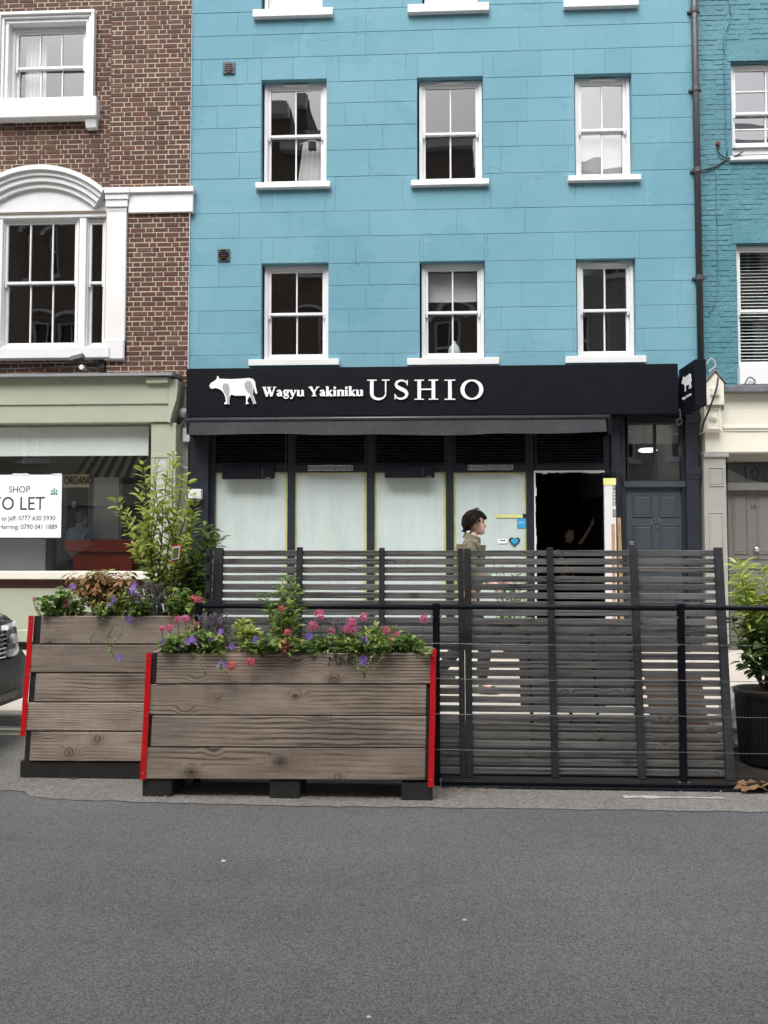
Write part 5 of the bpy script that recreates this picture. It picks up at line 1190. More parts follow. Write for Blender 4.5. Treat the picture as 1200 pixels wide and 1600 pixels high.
# ================================================================ PLANTS
def leaf_mesh(name, mat, L=1., W=.42, fold=.12, droop=.15):
    bm = NB(); prof = [(0,.03),(.25,.8),(.5,1.),(.75,.7),(1.,.02)]; rows = []
    for t, w_ in prof: rows.append([bm.verts.new((t*L, s_*w_*W/2, fold*abs(s_)*w_*.5-droop*t*t)) for s_ in (-1, 0, 1)])
    for a, b in zip(rows, rows[1:]):
        for k in range(2): bm.faces.new((a[k], b[k], b[k+1], a[k+1]))
    me = bpy.data.meshes.new(name); bm.to_mesh(me); bm.free(); me.materials.append(MATS[mat])
    for p in me.polygons: p.use_smooth = True
    return me
def leaf_m4(p, d, size, roll=0.):
    d = d.normalized(); x = d; up = Vector((0,0,1)) if abs(d.z) < .95 else Vector((0,1,0)); y = up.cross(x).normalized(); z = x.cross(y)
    m = Matrix((x, y, z)).transposed().to_4x4() @ Matrix.Rotation(roll, 4, 'X') @ Matrix.Diagonal((size, size, size, 1)); m.translation = p; return m
def flower_head(name, mat, n=26, r=.5, ps=.42, seed=0, flat=False):
    rr = random.Random(seed); bm = NB()
    if flat:
        for k in range(5):
            a = k*1.2566; d = Vector((math.cos(a), math.sin(a), .15)); s_ = Vector((-math.sin(a), math.cos(a), 0)); q = [Vector((0,0,0)), d*.3+s_*.26, d*.62+s_*.22, d*.66-s_*.2, d*.3-s_*.26]; bm.faces.new([bm.verts.new(c) for c in q])
    else:
        for k in range(n):
            d = Vector((rr.gauss(0,1), rr.gauss(0,1), rr.gauss(.25,.9))).normalized(); c = d*r*rr.uniform(.65,1); t = d.orthogonal().normalized(); t.rotate(Matrix.Rotation(rr.uniform(0,6.3),3,d)); b = d.cross(t)
            for a in range(4):
                u = t*math.cos(a*1.57)+b*math.sin(a*1.57); v_ = t*math.cos(a*1.57+.75)+b*math.sin(a*1.57+.75); bm.faces.new([bm.verts.new(q) for q in (c, c+u*ps*.5+d*.05, c+(u+v_)*ps*.42+d*.1, c+v_*ps*.5+d*.05)])
    me = bpy.data.meshes.new(name); bm.to_mesh(me); bm.free(); me.materials.append(MATS[mat]); return me
LM = {k: leaf_mesh('leaf', k) for k in ('leaf_lime','leaf_mid','leaf_dark','leaf_russet','leaf_silver')}
LR = leaf_mesh('leaf', 'leaf_mid', 1, .95, .25, .3); LN = leaf_mesh('leaf', 'leaf_lime', 1, .20, .05, .35); LRu = leaf_mesh('leaf','leaf_russet',1,.4,.12,.5)
LBroad = leaf_mesh('leaf', 'leaf_dark', 1, .5, .12, .25); LBl = leaf_mesh('leaf', 'leaf_mid', 1, .5, .12, .25)
FP = [flower_head('flower', m, seed=i) for i, m in enumerate(('petal_pink','petal_coral'))]; FV = flower_head('flower', 'petal_purple', flat=True)
def stemplant(name, label, cat, base, tips, lm, lsize, nleaf, start=.25, stem='stem_green', rs=.006, parts=0, seed=0, bend=.06, splay=.9, pairs=True, group=None, upb=.5):
    rr = random.Random(seed); base = Vector(base); e = empty(name, base, label, cat, group); bs = NB(); bl = NB(); nl = 0; mass = []
    for tip in tips:
        tip = Vector(tip); b0 = base+Vector((rr.uniform(-.05,.05), rr.uniform(-.05,.05), 0)); m1 = b0.lerp(tip, .4)+Vector((rr.uniform(-bend,bend), rr.uniform(-bend,bend), .03)); m2 = b0.lerp(tip,.75)+Vector((rr.uniform(-bend,bend)*.5, rr.uniform(-bend,bend)*.5, .0))
        cv = curve([b0, m1, m2, tip], 6); tube(bs, cv, [rs*(1-.75*i/len(cv)) for i in range(len(cv))], 5)
        for k in range(nleaf):
            t = start+(1-start)*(k+rr.uniform(0,.8))/nleaf; i = min(int(t*(len(cv)-1)), len(cv)-2); p = cv[i].lerp(cv[i+1], t*(len(cv)-1)-i); ax = (cv[i+1]-cv[i]).normalized()
            a = rr.uniform(0, 6.28)
            for q in ((0, math.pi) if pairs else (0,)):
                o = ax.orthogonal().normalized(); o.rotate(Matrix.Rotation(a+q, 3, ax)); d = (o*splay+ax*upb+Vector((0,0,rr.uniform(-.25,.25)))); s_ = lsize*rr.uniform(.65,1.2)*(1-.35*max(0,t-.75)*4*.5)
                me = lm if not isinstance(lm, list) else rr.choice(lm); mass.append((p+d.normalized()*.004, d, s_, rr.uniform(-.6,.6), me))
    rr.shuffle(mass); mass.sort(key=lambda q: q[0].y)
    mk('stem', bs, stem, e)
    for (p, d, s_, r_, me) in mass[:parts]: inst(me, 'leaf', leaf_m4(p, d, s_, r_), e)
    if mass[parts:]:
        mats = []
        for q in mass[parts:]:
            mn = q[4].materials[0].name
            if mn not in mats: mats.append(mn)
        for mn in mats:
            bm = NB()
            for (p, d, s_, r_, me) in mass[parts:]:
                if me.materials[0].name == mn: copy_into(bm, me, leaf_m4(p, d, s_, r_))
            mk('foliage', bm, mn, e, smooth=True, kind='stuff')
    return e
AY, BYp = -5.66, -6.13; AZ = cA[2].z-.05; BZ = cB[2].z-.05
# tall lime-green shrub in the taller planter
b = P(258, 965, AY); 
tips = [P(x, y, AY+dy) for x, y, dy in ((182,778,-.05),(196,800,.05),(215,768,0),(222,722,.03),(240,745,-.06),(246,722,.05),(262,735,-.04),(272,708,.0),(285,742,.04),(293,752,-.03),(303,800,.02),(305,775,-.05),(230,800,-.1),(255,790,-.1),(275,800,-.1),(208,850,-.1),(290,840,-.12),(240,850,-.12))]
stemplant('lime_shrub', 'tall bright lime green shrub rising from the taller planter', 'shrub', (b.x, AY, AZ), tips, LM['leaf_lime'], .080, 25, .16, 'stem_brown', .008, 300, 1, .07, .75)
b = P(315, 960, AY+.1); tips = [P(x, y, AY+.1) for x, y in ((318,820),(335,828),(345,840),(300,830),(310,860),(328,870),(290,870),(338,850),(280,890),(300,900),(318,905))]
stemplant('green_bush', 'mid green leafy bush between the lime shrub and the fence end', 'bush', (P(296,965,AY+.1).x, AY+.08, AZ), tips, [LM['leaf_mid'], LM['leaf_mid'], LM['leaf_dark'], LM['leaf_lime']], .088, 22, .1, 'stem_brown', .007, 60, 2, .08)
b = P(160, 960, AY); rr = random.Random(5); tips = [P(160+rr.gauss(0,22), 905+rr.uniform(-14,26), AY+rr.uniform(-.15,.1)) for _ in range(48)]
stemplant('russet_shrub', 'low russet brown leaved shrub in the middle of the taller planter', 'shrub', (b.x, AY, AZ), tips, [LRu, LRu, LRu, LM['leaf_mid']],   .072, 11, .4, 'stem_brown', .005, 60, 3, .04, 1., upb=.1)
def lavender(pxs, Y, z, py_top, label, n=46, seed=0, width=18):
    rr = random.Random(seed); c = P(pxs, py_top, Y); e = empty('lavender', (c.x, Y, z), label, 'lavender', 'lavender in the planters'); bs = NB(); bh = NB(); bf = NB()
    for k in range(n):
        tip = P(pxs+rr.gauss(0,width), py_top+abs(rr.gauss(0,14)), Y+rr.uniform(-.08,.08)); b0 = Vector((c.x+rr.uniform(-.07,.07), Y+rr.uniform(-.05,.05), z)); m = b0.lerp(tip,.5)+Vector((rr.uniform(-.02,.02),rr.uniform(-.02,.02),.02)); cv = curve([b0,m,tip],5); tube(bs, cv, .0022, 4)
        for j in range(9):
            p = cv[-1].lerp(cv[-4], j/9)
            for q in range(3): copy_into(bh, LM['leaf_silver'], leaf_m4(p, Vector((rr.gauss(0,1),rr.gauss(0,1),.8)), .013, 0))
        for j in range(7):
            p = cv[rr.randrange(0, 6)]; copy_into(bf, LN, leaf_m4(p, Vector((rr.gauss(0,.5),rr.gauss(0,.5),1)), rr.uniform(.03,.06), 0))
    mk('stem', bs, 'leaf_silver', e); mk('flower_spikes', bh, 'petal_lavender', e, kind='stuff'); mk('foliage', bf, 'leaf_silver', e, kind='stuff')
lavender(237, AY-.12, AZ, 908, 'lavender with grey spikes in the taller planter under the lime shrub', 60, 1, 12)
lavender(333, BYp+.05, BZ, 958, 'dense lavender clump by the railing post in the front planter', 70, 2, 15)
lavender(535, BYp+.05, BZ, 962, 'thin lavender clump between the pink flowers of the front planter', 28, 3, 14)
def bedding(name, label, cx, Y, z, pw, pyt, pyb, n, seed, flowers, fm, group, lm=(LR,), lsize=.042, trail=()):
    rr = random.Random(seed); c = P(cx, pyb, Y); e = empty(name, (c.x, Y, z), label, 'flowers', group); bs = NB(); fol = {}
    for k in range(n):
        px = cx+rr.uniform(-1,1)*pw; t = rr.random()**.8; tip = P(px, pyb+(pyt-pyb)*t*(1-.5*abs(px-cx)/pw), Y+rr.uniform(-.13,.10)); b0 = Vector((c.x+(tip.x-c.x)*.5, Y+rr.uniform(-.05,.05), z)); cv = curve([b0, b0.lerp(tip,.5)+Vector((rr.uniform(-.02,.02),-.01,.03)), tip], 4); tube(bs, cv, .0022, 4)
        for j in range(9):
            me = rr.choice(lm); fol.setdefault(me.name, (me, []))[1].append(leaf_m4(cv[rr.randrange(3, len(cv))]+Vector((rr.gauss(0,.012),rr.gauss(0,.012),rr.gauss(0,.01))), Vector((rr.gauss(0,1),rr.gauss(-.3,1),rr.gauss(.2,.5))), lsize*rr.uniform(.6,1.2), rr.uniform(-.5,.5)))
    for pts in trail:
        cv = curve([P(px, py, Y+dy) for px, py, dy in pts], 5); tube(bs, cv, .0024, 4)
        for j in range(len(cv)*2):
            me = rr.choice(lm); fol.setdefault(me.name, (me, []))[1].append(leaf_m4(cv[j//2], Vector((rr.gauss(0,1),rr.gauss(-.4,.6),rr.gauss(0,.6))), lsize*rr.uniform(.35,.7), 0))
    for (px, py, s_) in flowers:
        p = P(px, py, Y-.06+rr.uniform(-.05,.03)) if py < pyb else P(px, py, (PBY if z < 1.0 else PAY)-.035)
        if py < pyb: tube(bs, curve([Vector((c.x+(p.x-c.x)*.7, Y, z)), (Vector((c.x+(p.x-c.x)*.8, Y-.03, z))).lerp(p,.5), p], 5), .003, 5)
        d = Vector((rr.gauss(0,.3), -1, rr.gauss(.4,.3))).normalized(); s_ *= .85 if fm is FV else 1.12; m = d.to_track_quat('Z','Y').to_matrix().to_4x4() @ Matrix.Rotation(rr.uniform(0,6),4,'Z') @ Matrix.Diagonal((s_,s_,s_,1)); m.translation = p; inst(fm, 'flower', m, e)
    mk('stem', bs, 'stem_green', e)
    for k_, (me, ms) in fol.items():
        bm = NB()
        for m in ms: copy_into(bm, me, m)
        mk('foliage', bm, me.materials[0].name, e, smooth=True, kind='stuff')
GA, GB = 'bedding flowers in the taller planter', 'bedding flowers in the front planter'
LLs = LM['leaf_lime']; LMs = LM['leaf_mid']
bedding('geranium', 'pink geranium trailing over the car end of the taller planter', 95, AY-.1, AZ, 38, 915, 958, 46, 11, ((107,943,.055),(52,936,.022),(58,950,.018)), FP[0], GA)
bedding('purple_cranesbill', 'purple cranesbill spilling from the middle of the taller planter', 190, AY-.13, AZ, 45, 915, 960, 60, 12, [(208,919,.05),(214,931,.045),(178,936,.05),(171,946,.045),(202,968,.055),(186,1028,.05),(217,937,.05),(205,926,.05),(114,916,.04),(210,912,.045)], FV, GA, (LR, LLs), .038, (((195,958,-.2),(180,975,-.28),(168,1000,-.29),(180,1030,-.29)),((165,958,-.2),(150,985,-.28),(140,1000,-.28)),((205,958,-.18),(190,990,-.28),(172,1010,-.28))))
bedding('red_geranium', 'coral red geranium at the fence end of the taller planter', 290, AY-.1, AZ, 28, 910, 958, 36, 13, ((308,938,.05),(313,944,.04),(302,935,.035)), FP[1], GA, (LR, LLs), .05)
b = P(447, 1020, BYp); tips = [P(x, y, BYp+dy) for x, y, dy in ((412,930,0),(425,945,.03),(437,915,-.03),(447,903,.02),(458,905,0),(466,918,.03),(472,925,-.02),(452,940,-.05),(440,950,.05),(462,960,-.05),(428,975,-.05))]
stemplant('slender_shrub', 'slender lime green upright shrub in the middle of the front planter', 'shrub', (b.x, BYp, BZ), tips, [LM['leaf_lime'], LM['leaf_mid']], .062, 15, .15, 'stem_green', .004, 60, 6, .03, .7)
b = P(388, 1015, BYp); tips = [P(388+random.gauss(0,9), 968+random.uniform(-6,22), BYp+random.uniform(-.08,.05)) for _ in range(12)]
stemplant('small_lime_shrub', 'small bushy lime shrub between lavender and slender shrub', 'shrub', (b.x, BYp, BZ), tips, LM['leaf_lime'], .055, 13, .1, 'stem_green', .004, 0, 7, .03, .8)
b = P(590, 1020, BYp); tips = [P(592+random.gauss(0,16), 988+random.uniform(-12,20), BYp+random.uniform(-.08,.05)) for _ in range(16)]
stemplant('golden_shrub', 'golden green bushy shrub near the MARK graffiti', 'shrub', (b.x, BYp, BZ), tips, [LM['leaf_lime'], LM['leaf_lime'], LM['leaf_mid']], .052, 14, .1, 'stem_green', .004, 0, 8, .03, .8)
bedding('purple_cranesbill', 'purple cranesbill at the left corner of the front planter', 300, BYp-.06, BZ, 52, 975, 1020, 70, 21, [(262,996,.045),(293,1004,.05),(300,998,.05),(288,1010,.045),(307,1002,.05),(330,999,.045),(345,987,.04),(281,1013,.04),(254,1004,.04),(346,1039,.055),(362,1010,.04)], FV, GB, (LR, LLs), .038, (((320,1018,-.1),(312,1035,-.17),(322,1050,-.17)),((352,1018,-.1),(345,1040,-.17),(356,1052,-.17))))
bedding('pink_geranium', 'pale pink geranium leaning towards the taller planter', 283, BYp+.02, BZ, 30, 985, 1016, 22, 22, ((278,967,.035),(290,966,.04),(265,980,.04),(252,982,.032),(308,976,.028)), FP[0], GB)
bedding('coral_geranium', 'coral geranium cluster at the centre of the front planter', 432, BYp-.08, BZ, 55, 985, 1021, 60, 23, ((446,1011,.085),(449,988,.035),(392,1034,.045),(363,1040,.045),(440,951,.032)), FP[1], GB, (LR, LMs, LLs))
bedding('pink_geranium', 'tall bright pink geranium stems rising before the fence slats', 530, BYp-.02, BZ, 62, 985, 1020, 80, 24, ((499,961,.055),(489,978,.055),(517,987,.042),(549,970,.05),(551,981,.055),(569,964,.042),(541,984,.04)), FP[0], GB, (LR, LMs, LMs))
bedding('purple_cranesbill', 'purple cranesbill trailing over the MARK graffiti board', 575, BYp-.08, BZ, 40, 985, 1020, 50, 25, ((569,1000,.055),(567,1031,.058),(492,1019,.045),(483,994,.045),(400,999,.05),(415,1004,.04)), FV, GB, (LLs, LR), .036, (((555,1018,-.1),(560,1040,-.17),(570,1056,-.17)),((585,1018,-.1),(575,1040,-.17),(568,1060,-.17)),((600,1018,-.1),(596,1030,-.17),(585,1042,-.17)),((545,1016,-.1),(520,1012,-.15),(505,1022,-.17))))
bedding('pink_geranium', 'pink geranium at the red edge of the front planter', 632, BYp-.02, BZ, 34, 985, 1020, 46, 26, ((663,968,.045),(622,996,.06),(602,984,.045),(612,1001,.04)), FP[0], GB, (LR, LMs))
# potted shrub
b = potc+Vector((0,0,.5)); rr = random.Random(31)
tips = [P(1172+rr.uniform(-30,60), rr.uniform(955,1040), -5.5+rr.uniform(-.16,.16)) for _ in range(22)]
stemplant('broad_leaf_shrub', 'dark broad leaved shrub growing in the black ribbed pot', 'shrub', b, tips, [LBroad, LBroad, LBl], .095, 8, .25, 'stem_brown', .007, 90, 31, .07, .9)
tips = [P(1185+rr.uniform(-40,70), rr.uniform(868,955), -5.45+rr.uniform(-.15,.15)) for _ in range(24)]
stemplant('bamboo_plant', 'feathery lime green bamboo above the dark potted shrub', 'bamboo', b+Vector((.05,.05,0)), tips, [LN, LN, LN, LM['leaf_lime']], .12, 16, .35, 'stem_green', .004, 90, 32, .05, .9)
# vine-covered pot outside the last pane
c = P(805, 1000, -.5); e = empty('small_pot', (c.x, -.5, .112), 'small dark pot of trailing greenery outside the last shop pane', 'pot')
bm = NB(); lathe(bm, (c.x,-.5,.112), [(.16,0),(.2,.34),(.21,.36)], 24); mk('vessel', bm, 'car_plastic', e)
tips = [P(800+rr.uniform(-40,45), rr.uniform(862,985), -.5+rr.uniform(-.2,.2)) for _ in range(20)]
stemplant('trailing_plant', 'straggly dark plant outside the last shop pane behind the fence', 'plant', (c.x,-.5,.45), tips, [LM['leaf_mid'], LM['leaf_dark']], .09, 9, .2, 'stem_brown', .006, 0, 33, .1)
# nursery label hanging in the lime shrub
c = P(274, 864, AY-.2); e = empty('plant_label', (c.x, c.y, c.z-.08), 'red edged plant label hanging in the lime shrub', 'label')
def card(name, s0, y, mat):
    bm = NB(); hexa(bm, [c+Vector((-.04*s0+.0,y,-.075*s0)), c+Vector((.03*s0,y+.02,-.06*s0)), c+Vector((.03*s0,y+.022,-.06*s0)), c+Vector((-.04*s0,y+.002,-.075*s0)), c+Vector((-.03*s0,y,.06*s0)), c+Vector((.045*s0,y+.02,.075*s0)), c+Vector((.045*s0,y+.022,.075*s0)), c+Vector((-.03*s0,y+.002,.06*s0))]); mk(name, bm, mat, e)
card('card', .82, 0, 'red_reflective'); card('white_field', .70, -.004, 'paper_white'); card('picture', .5, -.008, 'leaf_mid')

# ================================================================ PEOPLE
def skin_bm(verts, edges, radii, root=0, sub=2):
    me = bpy.data.meshes.new('s'); me.from_pydata([tuple(v) for v in verts], edges, []); o = bpy.data.objects.new('s', me); COL.objects.link(o)
    sm = o.modifiers.new('k', 'SKIN'); sm.use_smooth_shade = True
    for i, r_ in enumerate(radii):
        q = me.skin_vertices[0].data[i]; q.radius = r_ if isinstance(r_, tuple) else (r_, r_); q.use_root = (i == root)
    ss = o.modifiers.new('u', 'SUBSURF'); ss.levels = sub; ss.render_levels = sub
    bpy.context.view_layer.update(); m2 = bpy.data.meshes.new_from_object(o.evaluated_get(bpy.context.evaluated_depsgraph_get()))
    bpy.data.objects.remove(o); bm = NB(); bm.from_mesh(m2); bpy.data.meshes.remove(m2); return bm
def interp(tab, z):
    for a, b in zip(tab, tab[1:]):
        if a[0] <= z <= b[0]:
            t = (z-a[0])/(b[0]-a[0]); t = t*t*(3-2*t)*.5+t*.5; return [a[i]+(b[i]-a[i])*t for i in range(1, 4)]
    return tab[-1][1:]
def head_bm(bm, org):       # faces +x, chin at org.z
    tab = [(0,.070,.005,.022),(.012,.088,-.01,.036),(.03,.096,-.03,.047),(.05,.097,-.05,.055),(.085,.096,-.082,.064),(.12,.090,-.098,.070),(.15,.097,-.104,.074),(.185,.088,-.100,.071),(.212,.062,-.08,.057),(.23,.025,-.045,.032),(.235,-.005,-.015,.006)]
    n = 32; lv = 34; rings = []
    for i in range(lv+1):
        z = .235*i/lv; f, b, w_ = interp(tab, z); cx = (f+b)/2; rx = (f-b)/2; ring = []
        for k in range(n):
            a = 2*math.pi*k/n; ca, sa = math.cos(a), math.sin(a); x = cx+rx*math.copysign(abs(ca)**.85, ca); y = w_*math.copysign(abs(sa)**.9, sa)
            if ca > 0:
                g = math.exp(-(y/.011)**2)
                if .07 < z < .135: x += .027*g*max(0, 1-(z-.085)/.05 if z > .085 else (z-.07)/.015)
                if .045 < z < .066: x += .006*math.exp(-(y/.02)**2)
                if .108 < z < .13: x -= .007*math.exp(-((abs(y)-.03)/.012)**2)
                if .005 < z < .03: x += .006*math.exp(-(y/.02)**2)
            ring.append(bm.verts.new(Vector((x, y, z))+org))
        rings.append(ring)
    for a, b in zip(rings, rings[1:]):
        for k in range(n): bm.faces.new((a[k], a[(k+1) % n], b[(k+1) % n], b[k]))
    bm.faces.new(rings[0][::-1]); bm.faces.new(rings[-1])
    for s_ in (-1, 1):    # ears
        m = Matrix.Translation(org+Vector((-.012, s_*.072, .105))) @ Matrix.Rotation(s_*.35, 4, 'Z') @ Matrix.Rotation(-.2,4,'Y') @ Matrix.Diagonal((.019,.009,.033,1)); bmesh.ops.create_uvsphere(bm, u_segments=12, v_segments=8, radius=1, matrix=m)
def hand_verts(w_, d, side, pal):
    d = d.normalized(); s_ = pal.normalized(); up = d.cross(s_).normalized(); V = [w_, w_+d*.045, w_+d*.085]; E = [(0,1),(1,2)]; Rr = [.024,.032,.030]
    for k, (o, L) in enumerate(((-.030,.062),(-.010,.074),(.010,.070),(.029,.054))):
        i = len(V); V += [w_+d*.088+s_*o, w_+d*(.088+L*.55)+s_*o*1.1-up*.010, w_+d*(.088+L*.85)+s_*o*1.1-up*.034]; E += [(2,i),(i,i+1),(i+1,i+2)]; Rr += [.0095,.0085,.0075]
    i = len(V); V += [w_+d*.03-s_*.035, w_+d*.062-s_*.052-up*.012, w_+d*.088-s_*.050-up*.02]; E += [(1,i),(i,i+1),(i+1,i+2)]; Rr += [.012,.010,.009]
    return V, E, Rr
def person(label, loc, heading, H_, shirt, trousers, hairmat, arms, legs, hairstyle, short=False, lean=.02, hk=1.0):
    k = H_/1.78; loc = Vector(loc); M4 = Matrix.Translation(loc) @ Matrix.Rotation(heading, 4, 'Z') @ Matrix.Diagonal((k,k,k,1))
    e = empty('person', loc, label, 'person')
    pel = Vector((0,0,.95)); wst = Vector((lean*.3,0,1.08)); cst = Vector((lean*.7,0,1.28)); upc = Vector((lean,0,1.42)); nk = Vector((lean+.005,0,1.50)); nk2 = Vector((lean+.045,0,1.58))
    hd = Vector((lean+.045, 0, 1.535))
    V = [pel,wst,cst,upc,nk,nk2]; E = [(0,1),(1,2),(2,3),(3,4),(4,5)]; Rr = [.10,.09,.095,.075,.054,.052]
    wr = []
    for s_, (el, wv) in zip((-1,1), arms):
        i = len(V); sh = Vector((lean,s_*.17,1.42)); V += [sh, Vector(el), Vector(wv)]; E += [(3,i),(i,i+1),(i+1,i+2)]; Rr += [.04,.034,.026]; wr.append((Vector(wv),(Vector(wv)-Vector(el)).normalized(),s_))
    for s_, (kn, an) in zip((-1,1), legs):
        i = len(V); kn = Vector(kn); an = Vector(an); V += [Vector((0,s_*.085,.88)), kn, an, an+Vector((.10,0,-.05))]; E += [(0,i),(i,i+1),(i+1,i+2),(i+2,i+3)]; Rr += [.075,.05,.035,.03]
    bm = skin_bm(V, E, Rr)
    for v_ in bm.verts:
        if v_.co.z > .9 and abs(v_.co.y) < .2 and v_.co.z < 1.47: v_.co.y *= 1.12
    n0_ = len(bm.verts); head_bm(bm, hd); bm.verts.ensure_lookup_table()
    HS = Matrix.Translation(hd) @ Matrix.Diagonal((hk,hk,hk,1)) @ Matrix.Translation(-hd); bmesh.ops.transform(bm, matrix=HS, verts=bm.verts[n0_:])
    MH = M4 @ HS
    for (w_, d, s_) in wr:
        hv = hand_verts(w_, d, s_, Vector((0,0,1)) if abs(d.z) < .6 else Vector((1,0,0))); hb = skin_bm(*hv); me = bpy.data.meshes.new('h'); hb.to_mesh(me); hb.free(); bm.from_mesh(me); bpy.data.meshes.remove(me)
    bmesh.ops.transform(bm, matrix=M4, verts=bm.verts[:]); mk('body', bm, 'skin', e, smooth=True)
    # shirt
    V = [pel+Vector((0,0,-.03)),wst,cst,upc,nk+Vector((0,0,-.005))]; E = [(0,1),(1,2),(2,3),(3,4)]; Rr = [.14,.135,.158,.145,.074]
    for s_, (el, wv) in zip((-1,1), arms):
        i = len(V); el, wv = Vector(el), Vector(wv); sh = Vector((lean,s_*.185,1.41)); end = el.lerp(wv, -.25 if short else .82)
        if short: V += [sh, sh.lerp(el,.75)]; E += [(3,i),(i,i+1)]; Rr += [.080,.068]
        else: V += [sh, el, end]; E += [(3,i),(i,i+1),(i+1,i+2)]; Rr += [.082,.064,.048]
    bm = skin_bm(V, E, Rr, 2)
    for v_ in bm.verts:
        if abs(v_.co.y) < .21: v_.co.y *= 1.13
        v_.co += v_.normal*.006*mnoise.noise(v_.co*14)
    bmesh.ops.transform(bm, matrix=M4, verts=bm.verts[:]); sh_ = mk('shirt', bm, shirt, e, smooth=True)
    bm = NB(); rings = []       # collar
    for j, (r_, z_) in enumerate(((.088,1.475),(.080,1.505),(.072,1.535))):
        rings.append([bm.verts.new((lean+.005+math.cos(2*math.pi*q/20)*r_*1.05+.006*j, math.sin(2*math.pi*q/20)*r_, z_-.03*math.cos(2*math.pi*q/20))) for q in range(20)])
    for a, b in zip(rings, rings[1:]):
        for q in range(20): bm.faces.new((a[q], a[(q+1)%20], b[(q+1)%20], b[q]))
    bmesh.ops.transform(bm, matrix=M4, verts=bm.verts[:]); mk('collar', bm, shirt, sh_, smooth=True)
    V = [pel+Vector((0,0,.02)), pel+Vector((0,0,-.06))]; E = [(0,1)]; Rr = [.128,.13]
    for s_, (kn, an) in zip((-1,1), legs):
        i = len(V); V += [Vector((0,s_*.09,.84)), Vector(kn), Vector(an)+Vector((0,0,.02))]; E += [(1,i),(i,i+1),(i+1,i+2)]; Rr += [.10,.075,.06]
    bm = skin_bm(V, E, Rr, 0); bmesh.ops.transform(bm, matrix=M4, verts=bm.verts[:]); mk('trousers', bm, trousers, e, smooth=True)
    for s_, (kn, an) in zip((-1,1), legs):
        an = Vector(an); bm = skin_bm([an+Vector((-.04,0,-.05)), an+Vector((.05,0,-.055)), an+Vector((.16,0,-.065))], [(0,1),(1,2)], [.045,.045,.036]); bmesh.ops.transform(bm, matrix=M4, verts=bm.verts[:]); mk('shoe', bm, 'shoe', e, smooth=True)
    for s_ in (-1, 1):
        bm = NB(); bmesh.ops.create_uvsphere(bm, u_segments=10, v_segments=8, radius=.010, matrix=Matrix.Translation(hd+Vector((.076, s_*.031, .118)))); bmesh.ops.transform(bm, matrix=MH, verts=bm.verts[:]); ey = mk('eye', bm, 'eye_white', e, smooth=True)
        bm = NB(); bmesh.ops.create_uvsphere(bm, u_segments=8, v_segments=6, radius=.005, matrix=Matrix.Translation(hd+Vector((.0825, s_*.031, .118)))); bmesh.ops.transform(bm, matrix=MH, verts=bm.verts[:]); mk('iris', bm, 'eye_dark', ey, smooth=True)
        bm = NB(); tube(bm, [hd+Vector((.090,s_*.016,.139)), hd+Vector((.090,s_*.032,.143)), hd+Vector((.078,s_*.048,.139))], [.004,.005,.003], 5); bmesh.ops.transform(bm, matrix=MH, verts=bm.verts[:]); mk('eyebrow', bm, hairmat, e)
    # hair: a cap plus overlapping locks
    rr = random.Random(3); bm = NB(); cc = hd+Vector((-.012,0,.125))
    bmesh.ops.create_icosphere(bm, subdivisions=4, radius=1)
    puff = .020 if hairstyle == 'wavy' else .006
    for v_ in bm.verts:
        q = v_.co.normalized(); r_ = Vector((.108+puff, .080+puff, .118+puff)); p = Vector((q.x*r_.x, q.y*r_.y, q.z*r_.z)); p *= 1+.10*mnoise.noise(q*3.2)*(1 if hairstyle == 'wavy' else .2)+.05*mnoise.noise(Vector((q.x*5,q.y*5,q.z*11)))
        v_.co = p+cc
    lim = lambda p: (p.x-cc.x > .058 and p.z-cc.z < .058) or (p.x-cc.x > .012 and p.z-cc.z < .012) or (p.z-cc.z < -.085) or (p.x-cc.x > -.028 and p.z-cc.z < -.018)
    bmesh.ops.delete(bm, geom=[v_ for v_ in bm.verts if lim(v_.co)], context='VERTS')
    if hairstyle == 'wavy':
        for j in range(260):
            a = rr.uniform(0,6.28); u = rr.uniform(-.1,1); q = Vector((math.cos(a)*math.sqrt(max(1-u*u,0)), math.sin(a)*math.sqrt(max(1-u*u,0)), u)); sw = 1 if q.x < .45 else rr.choice((1,1,-.5)); pts = []; L = rr.uniform(.5,.85); ph = rr.uniform(0,6)
            for t in (0,.33,.66,1):
                qq = q.copy(); qq.rotate(Matrix.Rotation(-L*t*sw, 3, 'Y')); qq.y += (.12 if q.y > 0 else -.12)*t; qq.normalize(); g_ = 1.07+.06*math.sin(ph+t*4)-.05*t; pts.append(cc+Vector((qq.x*.122*g_, qq.y*.096*g_, qq.z*.132*g_)))
            if any(lim(p_) for p_ in pts[1:]) : continue
            tube(bm, curve(pts,3), [.003,.008,.010,.011,.011,.010,.009,.007,.005,.002], 5)
        for j in range(16):      # ends flicking out over the collar
            y_ = rr.uniform(-.06,.06); b0 = cc+Vector((-.095+rr.uniform(-.01,.02), y_, -.03)); tube(bm, curve([b0, b0+Vector((-.006,0,-.03)), b0+Vector((-.018,0,-.055)), b0+Vector((-.038,rr.gauss(0,.01),-.062+rr.uniform(-.008,.012)))],3), [.008,.011,.012,.012,.011,.010,.008,.006,.004,.002], 5)
        for j in range(3):
            tube(bm, curve([cc+Vector((.0+.012*j,.01*j,.135)),cc+Vector((.02,.01*j,.163-.004*j)),cc+Vector((.05,.01*j,.155)),cc+Vector((.066,.01,.128))],4), .0035, 5)
    bmesh.ops.transform(bm, matrix=MH, verts=bm.verts[:]); mk('hair', bm, hairmat, e, smooth=True)
    return e
